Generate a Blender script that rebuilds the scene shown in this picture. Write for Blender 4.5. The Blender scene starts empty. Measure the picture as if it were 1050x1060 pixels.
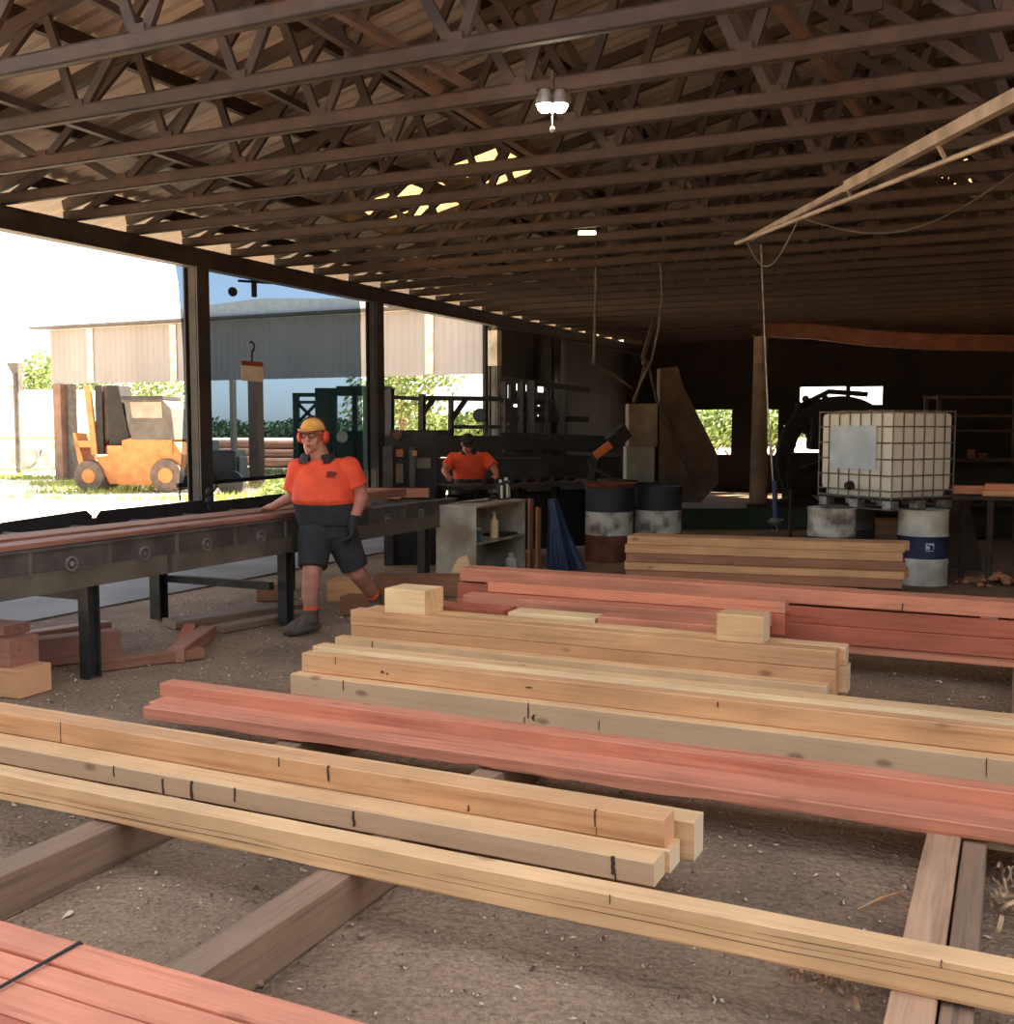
import bpy, bmesh, math, random
from mathutils import Vector, Matrix, noise
SC = bpy.context.scene
COL = SC.collection
RND = random.Random(7)
YAW, PITCH, FPX, EYE = .443832, .0779314, 1109.65, 1.6

# ------------------------------------------------------------------ camera
Fv = Vector((-math.sin(YAW)*math.cos(PITCH), math.cos(YAW)*math.cos(PITCH), -math.sin(PITCH)))
Rv = Vector((math.cos(YAW), math.sin(YAW), 0)); Uv = Rv.cross(Fv)
cd = bpy.data.cameras.new('camera'); cam = bpy.data.objects.new('camera', cd); COL.objects.link(cam)
cd.sensor_fit = 'HORIZONTAL'; cd.sensor_width = 36; cd.lens = 36*FPX/1050; cd.clip_start = .05; cd.clip_end = 900
M3 = Matrix((Rv, Uv, -Fv)).transposed()
cam.matrix_world = Matrix.Translation((0, 0, EYE)) @ M3.to_4x4()
SC.camera = cam
def at(x, y, **k):
    """a point of the place read off the survey of the photograph: sight line met with a plane of the shed"""
    d = Fv + Rv*(x-525)/FPX - Uv*(y-530)/FPX; o = Vector((0, 0, EYE))
    for i, a in enumerate('XYZ'):
        if a in k: t = (k[a]-o[i])/d[i]
    if 'D' in k: t = k['D']
    return o+d*t

# ------------------------------------------------------------------ materials
def lin(c):
    return tuple(((v/255)/12.92 if v/255 <= .04045 else ((v/255+.055)/1.055)**2.4) for v in c)+(1,)
MATS = {}
def nt(name):
    m = bpy.data.materials.new(name); m.use_nodes = True; t = m.node_tree; t.nodes.clear()
    o = t.nodes.new('ShaderNodeOutputMaterial'); b = t.nodes.new('ShaderNodeBsdfPrincipled')
    t.links.new(b.outputs[0], o.inputs[0]); MATS[name] = m
    return m, t, b, o
def mat(name, c1, c2=None, scale=8, rough=.8, metal=0, bump=.15, stretch=(1,1,1), detail=6, lo=.35, hi=.65, rnd=0, bscale=None):
    """two-tone noise paint / metal / earth"""
    m, t, b, o = nt(name); N = t.nodes.new; L = t.links.new
    c2 = c2 or tuple(v*.75 for v in c1)
    tc = N('ShaderNodeTexCoord'); mp = N('ShaderNodeMapping'); mp.inputs['Scale'].default_value = stretch
    L(tc.outputs['Object'], mp.inputs[0])
    n = N('ShaderNodeTexNoise'); n.inputs['Scale'].default_value = scale; n.inputs['Detail'].default_value = detail; L(mp.outputs[0], n.inputs[0])
    r = N('ShaderNodeValToRGB'); r.color_ramp.elements[0].position = lo; r.color_ramp.elements[1].position = hi
    r.color_ramp.elements[0].color = lin(c1); r.color_ramp.elements[1].color = lin(c2); L(n.outputs[0], r.inputs[0])
    out = r.outputs[0]
    if rnd:
        oi = N('ShaderNodeObjectInfo'); hs = N('ShaderNodeHueSaturation'); mr = N('ShaderNodeMapRange')
        mr.inputs[3].default_value = 1-rnd; mr.inputs[4].default_value = 1+rnd; L(oi.outputs['Random'], mr.inputs[0])
        L(mr.outputs[0], hs.inputs['Value']); L(out, hs.inputs['Color']); out = hs.outputs[0]
    L(out, b.inputs['Base Color']); b.inputs['Roughness'].default_value = rough; b.inputs['Metallic'].default_value = metal
    if bump:
        n2 = N('ShaderNodeTexNoise'); n2.inputs['Scale'].default_value = bscale or scale*4; n2.inputs['Detail'].default_value = 5; L(mp.outputs[0], n2.inputs[0])
        bp = N('ShaderNodeBump'); bp.inputs['Strength'].default_value = bump; bp.inputs['Distance'].default_value = .02
        L(n2.outputs[0], bp.inputs['Height']); L(bp.outputs[0], b.inputs['Normal'])
    return m
def wood(name, c1, c2, c3, rnd=.1, knots=.5, side=None, end=None):
    """sawn timber: grain runs along local X, growth rings on the end, knots. side = greyer tone of weathered faces that look along Y"""
    m, t, b, o = nt(name); N = t.nodes.new; L = t.links.new
    tc = N('ShaderNodeTexCoord'); oi = N('ShaderNodeObjectInfo')
    ad = N('ShaderNodeVectorMath'); ad.operation = 'ADD'; L(tc.outputs['Object'], ad.inputs[0])
    sc_ = N('ShaderNodeVectorMath'); sc_.operation = 'SCALE'; sc_.inputs[0].default_value = (13, 7, 5); L(oi.outputs['Random'], sc_.inputs['Scale'])
    L(sc_.outputs[0], ad.inputs[1])
    mp = N('ShaderNodeMapping'); mp.inputs['Scale'].default_value = (.35, 9, 9); L(ad.outputs[0], mp.inputs[0])
    n = N('ShaderNodeTexNoise'); n.inputs['Scale'].default_value = 3; n.inputs['Detail'].default_value = 8; n.inputs['Roughness'].default_value = .6; L(mp.outputs[0], n.inputs[0])
    r = N('ShaderNodeValToRGB'); e = r.color_ramp.elements; e[0].position = .3; e[1].position = .72; e[0].color = lin(c1); e[1].color = lin(c3)
    k = e.new(.5); k.color = lin(c2); L(n.outputs[0], r.inputs[0])
    mp2 = N('ShaderNodeMapping'); mp2.inputs['Scale'].default_value = (.9, 1.6, 1.6); L(ad.outputs[0], mp2.inputs[0])
    nb = N('ShaderNodeTexNoise'); nb.inputs['Scale'].default_value = 2.2; nb.inputs['Detail'].default_value = 3; L(mp2.outputs[0], nb.inputs[0])
    mr2 = N('ShaderNodeMapRange'); mr2.inputs[1].default_value = .3; mr2.inputs[2].default_value = .7; mr2.inputs[3].default_value = .8; mr2.inputs[4].default_value = 1.12; L(nb.outputs[0], mr2.inputs[0])
    mr = N('ShaderNodeMapRange'); mr.inputs[3].default_value = 1-rnd; mr.inputs[4].default_value = 1+rnd; L(oi.outputs['Random'], mr.inputs[0])
    mu = N('ShaderNodeMath'); mu.operation = 'MULTIPLY'; L(mr.outputs[0], mu.inputs[0]); L(mr2.outputs[0], mu.inputs[1])
    hs = N('ShaderNodeHueSaturation'); L(mu.outputs[0], hs.inputs['Value']); L(r.outputs[0], hs.inputs['Color'])
    out = hs.outputs[0]
    if side:
        ge = N('ShaderNodeTexCoord'); sp = N('ShaderNodeSeparateXYZ'); L(ge.outputs['Normal'], sp.inputs[0])
        ab = N('ShaderNodeMath'); ab.operation = 'ABSOLUTE'; L(sp.outputs[1], ab.inputs[0])
        mx = N('ShaderNodeMixRGB'); mx.inputs[2].default_value = lin(side)
        ml = N('ShaderNodeMath'); ml.operation = 'MULTIPLY'; ml.inputs[1].default_value = .62; L(ab.outputs[0], ml.inputs[0]); L(ml.outputs[0], mx.inputs[0]); L(out, mx.inputs[1]); out = mx.outputs[0]
    if end:   # freshly docked end grain
        g2 = N('ShaderNodeTexCoord'); s2 = N('ShaderNodeSeparateXYZ'); L(g2.outputs['Normal'], s2.inputs[0]); a2 = N('ShaderNodeMath'); a2.operation = 'ABSOLUTE'; L(s2.outputs[0], a2.inputs[0])
        gt = N('ShaderNodeMath'); gt.operation = 'GREATER_THAN'; gt.inputs[1].default_value = .8; L(a2.outputs[0], gt.inputs[0]); m6 = N('ShaderNodeMath'); m6.operation = 'MULTIPLY'; m6.inputs[1].default_value = .7; L(gt.outputs[0], m6.inputs[0])
        me_ = N('ShaderNodeMixRGB'); me_.inputs[2].default_value = lin(end); L(m6.outputs[0], me_.inputs[0]); L(out, me_.inputs[1]); out = me_.outputs[0]
    v = N('ShaderNodeTexVoronoi'); v.inputs['Scale'].default_value = 1; mp3 = N('ShaderNodeMapping'); mp3.inputs['Scale'].default_value = (2.3, 5, 5); L(ad.outputs[0], mp3.inputs[0]); L(mp3.outputs[0], v.inputs[0])
    rk = N('ShaderNodeValToRGB'); rk.color_ramp.elements[0].position = .05; rk.color_ramp.elements[1].position = .11
    rk.color_ramp.elements[0].color = (1-knots*.8, 1-knots*.85, 1-knots*.9, 1); rk.color_ramp.elements[1].color = (1, 1, 1, 1); L(v.outputs['Distance'], rk.inputs[0])
    mk = N('ShaderNodeMixRGB'); mk.blend_type = 'MULTIPLY'; mk.inputs[0].default_value = 1; L(out, mk.inputs[1]); L(rk.outputs[0], mk.inputs[2])
    L(mk.outputs[0], b.inputs['Base Color']); b.inputs['Roughness'].default_value = .72
    bp = N('ShaderNodeBump'); bp.inputs['Strength'].default_value = .35; bp.inputs['Distance'].default_value = .004; L(n.outputs[0], bp.inputs['Height']); L(bp.outputs[0], b.inputs['Normal'])
    return m
PALE = wood('pale_timber', (222,168,112), (234,186,132), (204,146,92), .07, .5, end=(250,228,188))
PALEB = wood('pale_timber_warm', (206,146,96), (220,164,112), (186,124,78), .06, .6, end=(240,176,128))
GREYP = wood('pale_timber_weathered', (216,164,110), (226,180,126), (200,144,94), .05, .6, side=(200,162,126), end=(244,214,164))
RED = wood('red_timber', (202,120,86), (218,138,102), (178,96,70), .08, .35, end=(226,160,132))
DIMRED = wood('dull_shaded_red_timber', (142,92,72), (160,108,86), (116,74,58), .15, .4)  # red dulled; the dim light over the floor offcuts is put into its colour
BEAR = wood('tan_bearer_timber', (176,134,100), (194,150,114), (148,108,80), .06, .4)
REDD = wood('deep_red_timber', (172,88,60), (188,100,70), (148,70,50), .1, .4)
CREAM = wood('cream_timber', (238,192,136), (246,206,152), (222,172,116), .04, .1)
OLDW = wood('old_bearer_timber', (122,98,76), (146,114,86), (96,78,62), .12, .3)
CRACK2 = mat('drying_crack', (116,78,52), (96,64,44))
DULL = wood('dull_offcut_timber', (150,96,68), (170,112,78), (118,80,58), .25, .4)
CRACK = mat('crack_mark', (62,42,30), (84,58,42))
TRUSS = mat('truss_rusty_brown', (62,44,34), (46,33,27), 5, .75, 0, .1, rnd=.12)
TRUSS2 = mat('truss_light_brown', (94,66,48), (70,50,37), 5, .75, 0, .1)
STEELD = mat('dark_steel', (62,58,56), (44,40,38), 6, .55, .3, .1)
STEELG = mat('grey_steel', (98,92,84), (72,66,60), 5, .6, .2, .1)
STEELP = mat('painted_bench_steel', (112,102,86), (86,78,66), 3, .6, .1, .12)
CAGE = mat('dull_cage_steel', (138,124,108), (98,86,74), 9, .55, .4, .1)
RIM = mat('worn_bright_steel', (170,166,158), (120,114,106), 12, .4, .6, .1)
PALEST = mat('pale_grey_pipe', (158,140,124), (126,110,96), 6, .5, .1, .1)
BRIGHTW = mat('clean_white', (246,242,234), (228,222,212), 5, .6)
WHITEP = mat('chalky_white_paint', (214,206,192), (170,158,140), 4, .7, 0, .1)
BLK = mat('black_rubber', (22,22,22), (32,31,30), 10, .8)
POSTM = mat('post_paint_dark_brown', (74,66,62), (54,48,46), 4, .65, .1, .1)
GREEN = mat('machine_green', (40,74,62), (28,54,46), 3, .6, .1, .1)
ORPAINT = mat('machine_orange', (196,124,66), (168,102,52), 4, .6, 0, .1)
RUST = mat('rust_red_steel', (120,62,42), (84,44,32), 6, .8, .1, .2)
DNAVY = mat('almost_black_paint', (36,36,46), (28,27,32), 5, .6)
NAVY = mat('navy_paint', (38,46,84), (28,34,62), 5, .55)
BROWNJ = mat('brown_grime_steel', (74,54,40), (48,36,28), 4, .8, .1, .2)
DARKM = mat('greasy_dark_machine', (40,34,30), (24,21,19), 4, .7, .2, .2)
TEAL = mat('teal_plastic', (30,120,112), (24,96,92))
SKIN = mat('skin', (180,122,100), (162,104,84), 9, .6, 0, .03)
SHIRT = mat('orange_shirt_cloth', (228,82,46), (212,70,38), 10, .8, 0, .25, bscale=14)
CLOTHD = mat('charcoal_cloth', (44,43,44), (34,33,35), 10, .9, 0, .25, bscale=14)
SOCK = mat('orange_sock', (255,92,36), (240,80,30), 30, .9)
BOOT = mat('dusty_boot', (92,80,68), (68,58,50), 14, .85)
CAPM = mat('yellow_cap', (226,170,84), (200,140,66), 12, .8)
MUFF = mat('earmuff_red', (214,66,44), (190,50,36), 12, .5)
HAIR = mat('grey_brown_hair', (84,74,66), (58,50,44), 30, .9, 0, .4)
LEAF = mat('leaf_green', (124,140,74), (92,112,56), 2.5, .7, 0, 0, rnd=.2)
LEAFD = mat('leaf_dark_green', (74,96,58), (52,74,46), .3, .8, 0, 0, rnd=.2)
BARK = mat('bark', (110,88,68), (80,62,48), 8, .9)
GRASSM = mat('grass', (168,172,86), (130,146,62), 1.5, .8, 0, 0)
TARP = mat('blue_tarp', (34,52,84), (24,38,62), 5, .6, 0, .3, bscale=10)
SCREENW = mat('cream_corrugated', (146,138,133), (134,126,119), .8, .7, 0, .05, stretch=(1,1,.3))
CONC = mat('concrete', (134,128,122), (112,106,100), 1.2, .85, 0, .1, bscale=30)
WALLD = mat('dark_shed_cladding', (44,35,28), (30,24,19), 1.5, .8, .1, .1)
LABELW = mat('label_grey_blue', (196,204,210), (170,180,188), 4, .6)

def roofmat():
    m, t, b, o = nt('rusty_roof_sheet'); N = t.nodes.new; L = t.links.new
    tc = N('ShaderNodeTexCoord'); mp = N('ShaderNodeMapping'); mp.inputs['Scale'].default_value = (.5, 5, .5); L(tc.outputs['Object'], mp.inputs[0])
    n = N('ShaderNodeTexNoise'); n.inputs['Scale'].default_value = 1.1; n.inputs['Detail'].default_value = 7; L(mp.outputs[0], n.inputs[0])
    r = N('ShaderNodeValToRGB'); e = r.color_ramp.elements; e[0].position = .33; e[1].position = .66; e[0].color = lin((178,158,142)); e[1].color = lin((158,150,142))
    k = e.new(.5); k.color = lin((172,154,138)); L(n.outputs[0], r.inputs[0])
    n2 = N('ShaderNodeTexNoise'); n2.inputs['Scale'].default_value = .8; L(tc.outputs['Object'], n2.inputs[0])
    r2 = N('ShaderNodeValToRGB'); r2.color_ramp.elements[0].position = .58; r2.color_ramp.elements[1].position = .75; r2.color_ramp.elements[0].color = (1,1,1,1); r2.color_ramp.elements[1].color = (.5,.36,.28,1); L(n2.outputs[0], r2.inputs[0])
    mx = N('ShaderNodeMixRGB'); mx.blend_type = 'MULTIPLY'; mx.inputs[0].default_value = 1; L(r.outputs[0], mx.inputs[1]); L(r2.outputs[0], mx.inputs[2])
    L(mx.outputs[0], b.inputs['Base Color']); b.inputs['Roughness'].default_value = .7
    return m
ROOF = roofmat()
def transl(name, col, tr=.8, alpha=0):
    m, t, b, o = nt(name); N = t.nodes.new; L = t.links.new
    t.nodes.remove(b)
    d = N('ShaderNodeBsdfDiffuse'); d.inputs[0].default_value = lin(col)
    s = N('ShaderNodeBsdfTranslucent'); s.inputs[0].default_value = lin(col)
    mx = N('ShaderNodeMixShader'); mx.inputs[0].default_value = tr; L(d.outputs[0], mx.inputs[1]); L(s.outputs[0], mx.inputs[2])
    out = mx.outputs[0]
    if alpha:
        tp = N('ShaderNodeBsdfTransparent'); m2 = N('ShaderNodeMixShader'); m2.inputs[0].default_value = alpha
        L(out, m2.inputs[1]); L(tp.outputs[0], m2.inputs[2]); out = m2.outputs[0]
    L(out, o.inputs[0]); return m
SKYL = transl('yellowed_fibreglass', (168,128,74), .8, 0)
IBCW = transl('milky_plastic', (244,238,222), .25)
def meshcloth():
    m, t, b, o = nt('shade_mesh'); N = t.nodes.new; L = t.links.new; t.nodes.remove(b)
    tc = N('ShaderNodeTexCoord'); n = N('ShaderNodeTexNoise'); n.inputs['Scale'].default_value = 2.2; n.inputs['Detail'].default_value = 8; L(tc.outputs['Object'], n.inputs[0])
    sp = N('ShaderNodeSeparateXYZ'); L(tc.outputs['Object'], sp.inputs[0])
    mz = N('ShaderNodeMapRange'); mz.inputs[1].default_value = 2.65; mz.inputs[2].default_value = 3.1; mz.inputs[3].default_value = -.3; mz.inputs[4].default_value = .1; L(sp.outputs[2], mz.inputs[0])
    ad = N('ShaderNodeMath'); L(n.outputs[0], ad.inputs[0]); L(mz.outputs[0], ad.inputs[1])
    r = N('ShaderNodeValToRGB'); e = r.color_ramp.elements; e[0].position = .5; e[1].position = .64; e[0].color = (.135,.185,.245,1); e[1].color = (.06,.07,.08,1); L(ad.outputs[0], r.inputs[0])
    tp = N('ShaderNodeBsdfTransparent'); L(r.outputs[0], tp.inputs[0])
    d = N('ShaderNodeBsdfDiffuse'); d.inputs[0].default_value = lin((84,96,92))
    mx = N('ShaderNodeMixShader'); mx.inputs[0].default_value = .16; L(tp.outputs[0], mx.inputs[1]); L(d.outputs[0], mx.inputs[2]); L(mx.outputs[0], o.inputs[0])
    return m
MESHC = meshcloth()
def emis(name, col, s):
    m, t, b, o = nt(name); b.inputs['Base Color'].default_value = (0,0,0,1); b.inputs['Emission Color'].default_value = lin(col); b.inputs['Emission Strength'].default_value = s; return m
LAMP = emis('lamp_lens_lit', (255,244,214), 60)
def dirt(name, base, dark, light):
    m, t, b, o = nt(name); N = t.nodes.new; L = t.links.new
    tc = N('ShaderNodeTexCoord')
    n = N('ShaderNodeTexNoise'); n.inputs['Scale'].default_value = .9; n.inputs['Detail'].default_value = 9; n.inputs['Roughness'].default_value = .62; L(tc.outputs['Object'], n.inputs[0])
    r = N('ShaderNodeValToRGB'); e = r.color_ramp.elements; e[0].position = .35; e[1].position = .68; e[0].color = lin(dark); e[1].color = lin(light); k = e.new(.5); k.color = lin(base); L(n.outputs[0], r.inputs[0])
    n2 = N('ShaderNodeTexNoise'); n2.inputs['Scale'].default_value = 55; n2.inputs['Detail'].default_value = 6; n2.inputs['Roughness'].default_value = .75; L(tc.outputs['Object'], n2.inputs[0])
    r2 = N('ShaderNodeValToRGB'); r2.color_ramp.elements[0].position = .3; r2.color_ramp.elements[1].position = .7; r2.color_ramp.elements[0].color = (.5,.48,.46,1); r2.color_ramp.elements[1].color = (1.4,1.4,1.36,1); L(n2.outputs[0], r2.inputs[0])
    mx = N('ShaderNodeMixRGB'); mx.blend_type = 'MULTIPLY'; mx.inputs[0].default_value = 1; L(r.outputs[0], mx.inputs[1]); L(r2.outputs[0], mx.inputs[2])
    L(mx.outputs[0], b.inputs['Base Color']); b.inputs['Roughness'].default_value = .95
    n3 = N('ShaderNodeTexNoise'); n3.inputs['Scale'].default_value = 30; n3.inputs['Detail'].default_value = 8; L(tc.outputs['Object'], n3.inputs[0])
    bp = N('ShaderNodeBump'); bp.inputs['Strength'].default_value = .9; bp.inputs['Distance'].default_value = .045; L(n3.outputs[0], bp.inputs['Height']); L(bp.outputs[0], b.inputs['Normal'])
    return m
DIRT = dirt('sawdust_earth', (146,118,92), (112,88,68), (168,138,108))
YARD = dirt('brown_yard_earth', (166,122,82), (142,102,68), (184,138,96))
SAND = dirt('pale_yard_sand', (230,212,186), (210,190,162), (238,224,204))

# ------------------------------------------------------------------ mesh builder
class MB:
    def __init__(s): s.v = []; s.f = []; s.m = []; s.mi = 0
    def add(s, vs, fs):
        b = len(s.v); s.v += [Vector(v) for v in vs]; s.f += [tuple(i+b for i in f) for f in fs]; s.m += [s.mi]*len(fs); return s
    def box(s, x0, x1, y0, y1, z0, z1, c=0):
        if c:
            bm = bmesh.new(); bmesh.ops.create_cube(bm, size=1)
            for v in bm.verts: v.co = Vector(((x0+x1)/2+v.co.x*(x1-x0), (y0+y1)/2+v.co.y*(y1-y0), (z0+z1)/2+v.co.z*(z1-z0)))
            bmesh.ops.bevel(bm, geom=list(bm.edges), offset=c, segments=2, affect='EDGES', profile=.6)
            bm.verts.index_update(); s.add([v.co for v in bm.verts], [[v.index for v in f.verts] for f in bm.faces]); bm.free(); return s
        return s.add([(x,y,z) for z in (z0,z1) for y in (y0,y1) for x in (x0,x1)], [(0,2,3,1),(4,5,7,6),(0,1,5,4),(2,6,7,3),(0,4,6,2),(1,3,7,5)])
    def bar(s, p, q, w, h, up=(0,0,1)):
        p, q = Vector(p), Vector(q); d = (q-p).normalized(); u = Vector(up)
        if abs(d.dot(u)) > .98: u = Vector((0,1,0))
        a = d.cross(u).normalized()*w/2; b = a.cross(d).normalized()*h/2
        return s.add([p-a-b,p+a-b,p+a+b,p-a+b,q-a-b,q+a-b,q+a+b,q-a+b], [(0,3,2,1),(4,5,6,7),(0,1,5,4),(1,2,6,5),(2,3,7,6),(3,0,4,7)])
    def ibeam(s, p, q, w, h, up=(0,0,1), t=.012):
        p, q = Vector(p), Vector(q); d = (q-p).normalized(); u = Vector(up)
        a = d.cross(u).normalized(); b = a.cross(d).normalized()
        for k in (-1, 1): s.bar(p+b*k*(h-t)/2, q+b*k*(h-t)/2, w, t, b)
        return s.bar(p, q, t, h-2*t, b)
    def tube(s, pts, r, seg=10, cap=True):
        pts = [Vector(p) for p in pts]; n = len(pts); rs = r if isinstance(r, (list, tuple)) else [r]*n
        base = len(s.v); prev = None; vs = []; fs = []
        for i, p in enumerate(pts):
            d = (pts[min(i+1,n-1)]-pts[max(i-1,0)]).normalized()
            if prev is None:
                a = d.cross(Vector((0,0,1)) if abs(d.z) < .9 else Vector((1,0,0))).normalized()
            else: a = (prev-d*prev.dot(d)).normalized()
            prev = a; b = d.cross(a)
            vs += [p+(a*math.cos(2*math.pi*k/seg)+b*math.sin(2*math.pi*k/seg))*rs[i] for k in range(seg)]
        for i in range(n-1):
            for k in range(seg): k2 = (k+1) % seg; fs.append((i*seg+k, i*seg+k2, (i+1)*seg+k2, (i+1)*seg+k))
        if cap: fs.append(tuple(range(seg))[::-1]); fs.append(tuple((n-1)*seg+k for k in range(seg)))
        return s.add(vs, fs)
    def lathe(s, c, prof, seg=32, axis='z', caps=True):
        c = Vector(c); vs = []; fs = []
        for r, h in prof:
            for k in range(seg):
                a = 2*math.pi*k/seg; x, y = r*math.cos(a), r*math.sin(a)
                vs.append(c+Vector({'z':(x,y,h),'x':(h,x,y),'y':(x,h,y)}[axis]))
        for i in range(len(prof)-1):
            for k in range(seg): k2 = (k+1) % seg; fs.append((i*seg+k, i*seg+k2, (i+1)*seg+k2, (i+1)*seg+k))
        if caps: fs.append(tuple(range(seg))[::-1]); fs.append(tuple((len(prof)-1)*seg+k for k in range(seg)))
        return s.add(vs, fs)
    def prism(s, pts, vec):
        n = len(pts); vec = Vector(vec); vs = [Vector(p) for p in pts]+[Vector(p)+vec for p in pts]
        return s.add(vs, [tuple(range(n))[::-1], tuple(range(n,2*n))]+[(i,(i+1)%n,n+(i+1)%n,n+i) for i in range(n)])
    def ring(s, c, r0, r1, h, seg=40, axis='y'):
        return s.lathe(c, [(r0,-h/2),(r1,-h/2),(r1,h/2),(r0,h/2),(r0,-h/2)], seg, axis, False)
    def ell(s, c, r, seg=16, rot=None):
        c = Vector(c); vs = []; fs = []; n = seg//2
        for i in range(n+1):
            t = math.pi*i/n
            for k in range(seg):
                a = 2*math.pi*k/seg; v = Vector((r[0]*math.sin(t)*math.cos(a), r[1]*math.sin(t)*math.sin(a), r[2]*math.cos(t)))
                vs.append(c+(rot @ v if rot else v))
        for i in range(n):
            for k in range(seg): k2 = (k+1) % seg; fs.append((i*seg+k, (i+1)*seg+k, (i+1)*seg+k2, i*seg+k2))
        return s.add(vs, fs)
    def build(s, name, mats, parent=None, loc=None, smooth=False, local=False):
        if not isinstance(mats, (list, tuple)): mats = [mats]
        me = bpy.data.meshes.new(name)
        if local: off = Vector((0,0,0))
        elif parent is not None: off = WL[parent.name]
        else:
            if loc is None:
                xs = [v.x for v in s.v]; ys = [v.y for v in s.v]; zs = [v.z for v in s.v]
                loc = ((min(xs)+max(xs))/2, (min(ys)+max(ys))/2, min(zs))
            off = Vector(loc)
        me.from_pydata([tuple(v-off) for v in s.v], [], s.f)
        for m in mats: me.materials.append(m)
        me.polygons.foreach_set('material_index', s.m)
        bm = bmesh.new(); bm.from_mesh(me); bmesh.ops.remove_doubles(bm, verts=bm.verts, dist=1e-6); bmesh.ops.recalc_face_normals(bm, faces=bm.faces); bm.to_mesh(me); bm.free()
        if smooth:
            me.polygons.foreach_set('use_smooth', [True]*len(me.polygons))
            if hasattr(me, 'set_sharp_from_angle'): me.set_sharp_from_angle(angle=math.radians(40))
        me.update()
        o = bpy.data.objects.new(name, me); COL.objects.link(o)
        if parent is not None: o.parent = parent; WL[o.name] = WL[parent.name].copy() if not local else Vector((0,0,0))
        else: o.location = off; WL[o.name] = off.copy()
        return o
WL = {}
def tag(o, label, cat, group=None, kind=None):
    o['label'] = label; o['category'] = cat
    if group: o['group'] = group
    if kind: o['kind'] = kind
    return o
def struct(o): o['kind'] = 'structure'; return o
def thing(name, label, cat, loc, rz=0, group=None):
    o = bpy.data.objects.new(name, None); COL.objects.link(o); o.location = loc; o.rotation_euler = (0,0,rz)
    o.empty_display_size = .1; WL[o.name] = Vector(loc) if not rz else Vector((0,0,0))
    return tag(o, label, cat, group)
def children(o): return [c for c in bpy.data.objects if c.parent == o]
def copy_tree(o, kids, loc, label, group=None):
    c = o.copy(); COL.objects.link(c); c.location = loc; c['label'] = label
    if group: c['group'] = group
    for ch in kids:
        d = ch.copy(); COL.objects.link(d); d.parent = c
    return c
def cut_plane(name, m, axis, pos, th, u0, u1, z0, z1, holes, top=None):
    """a wall with rectangular openings; u runs along the wall"""
    us = sorted({u0, u1, *[h[0] for h in holes], *[h[1] for h in holes]}); zs = sorted({z0, z1, *[h[2] for h in holes], *[h[3] for h in holes]})
    b = MB()
    for i in range(len(us)-1):
        for j in range(len(zs)-1):
            cu = (us[i]+us[i+1])/2; cz = (zs[j]+zs[j+1])/2
            if us[i] < u0-1e-6 or us[i+1] > u1+1e-6: continue
            if any(h[0] < cu < h[1] and h[2] < cz < h[3] for h in holes): continue
            if axis == 'Y': b.box(us[i], us[i+1], pos, pos+th, zs[j], zs[j+1])
            else: b.box(pos, pos+th, us[i], us[i+1], zs[j], zs[j+1])
    return b.build(name, m)

# ================================================================== THE SETTING
EAVE = -8.8; SL = .23; RIDGE = .5
def roofz(x, lift=0): return 3.93+SL*((x-EAVE) if x <= RIDGE else (2*RIDGE-x-EAVE))+lift
def grid(name, m, x0, x1, y0, y1, nx, ny, fn):
    vs = []; fs = []
    for j in range(ny+1):
        for i in range(nx+1):
            x = x0+(x1-x0)*i/nx; y = y0+(y1-y0)*j/ny; vs.append((x, y, fn(x, y)))
    for j in range(ny):
        for i in range(nx): a = j*(nx+1)+i; fs.append((a, a+1, a+nx+2, a+nx+1))
    b = MB(); b.add(vs, fs); return b.build(name, m, loc=(0,0,0), smooth=True)
struct(grid('floor', DIRT, -7.35, 10.2, -7, 27, 150, 240, lambda x, y: -.006+.006*noise.noise(Vector((x*1.6, y*1.6, 0)))+.004*noise.noise(Vector((x*7, y*7, 3)))))
b = MB(); b.box(-9.6, -7.35, -7, 27, -.12, .012, .004); struct(b.build('trim_1', CONC))          # concrete apron under the eave
b = MB()
for (x0, x1, y0, y1) in ((-260,-9.6,-200,330),(30,200,-200,330),(-9.6,30,-200,-32),(-9.6,30,27,330)):
    b.add([(x0,y0,-.02),(x1,y0,-.02),(x1,y1,-.02),(x0,y1,-.02)], [(0,1,2,3)])
struct(b.build('floor', SAND, loc=(0,0,0)))
b = MB()
for (x0, x1, y0, y1) in ((-9.6,30,-32,-7),(10.2,30,-7,27)): b.add([(x0,y0,-.01),(x1,y0,-.01),(x1,y1,-.01),(x0,y1,-.01)], [(0,1,2,3)])
struct(b.build('floor', YARD, loc=(0,0,0)))

# roof: corrugated sheets, ribs running down the slope, missing where the fibreglass is
SKY = [(-7.62,-6.5,11.5,12.75), (-6.2,-5.35,11.35,12.5), (-2.05,-1.75,17.7,18.1), (-1.6,-.4,19.0,21.3), (-1.8,-.5,24.4,24.9)]
Y0R, Y1R = 4.4, 27.0
def corr(y): t = (y/.19) % 1; return .022*(1 if t < .28 else (1-(t-.28)/.22 if t < .5 else (0 if t < .78 else (t-.78)/.22)))
def sheet(xs, ys, hole, m, name, lift=0):
    vs = []; fs = []; idx = {}
    def V(x, y):
        k = (round(x,4), round(y,4))
        if k not in idx: idx[k] = len(vs); vs.append((x, y, roofz(x, .13+lift)+corr(y)))
        return idx[k]
    for i in range(len(xs)-1):
        for j in range(len(ys)-1):
            cx, cy = (xs[i]+xs[i+1])/2, (ys[j]+ys[j+1])/2
            if hole(cx, cy): continue
            fs.append((V(xs[i],ys[j]), V(xs[i+1],ys[j]), V(xs[i+1],ys[j+1]), V(xs[i],ys[j+1])))
    b = MB(); b.add(vs, fs); return b.build(name, m, loc=(0,0,0))
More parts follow.
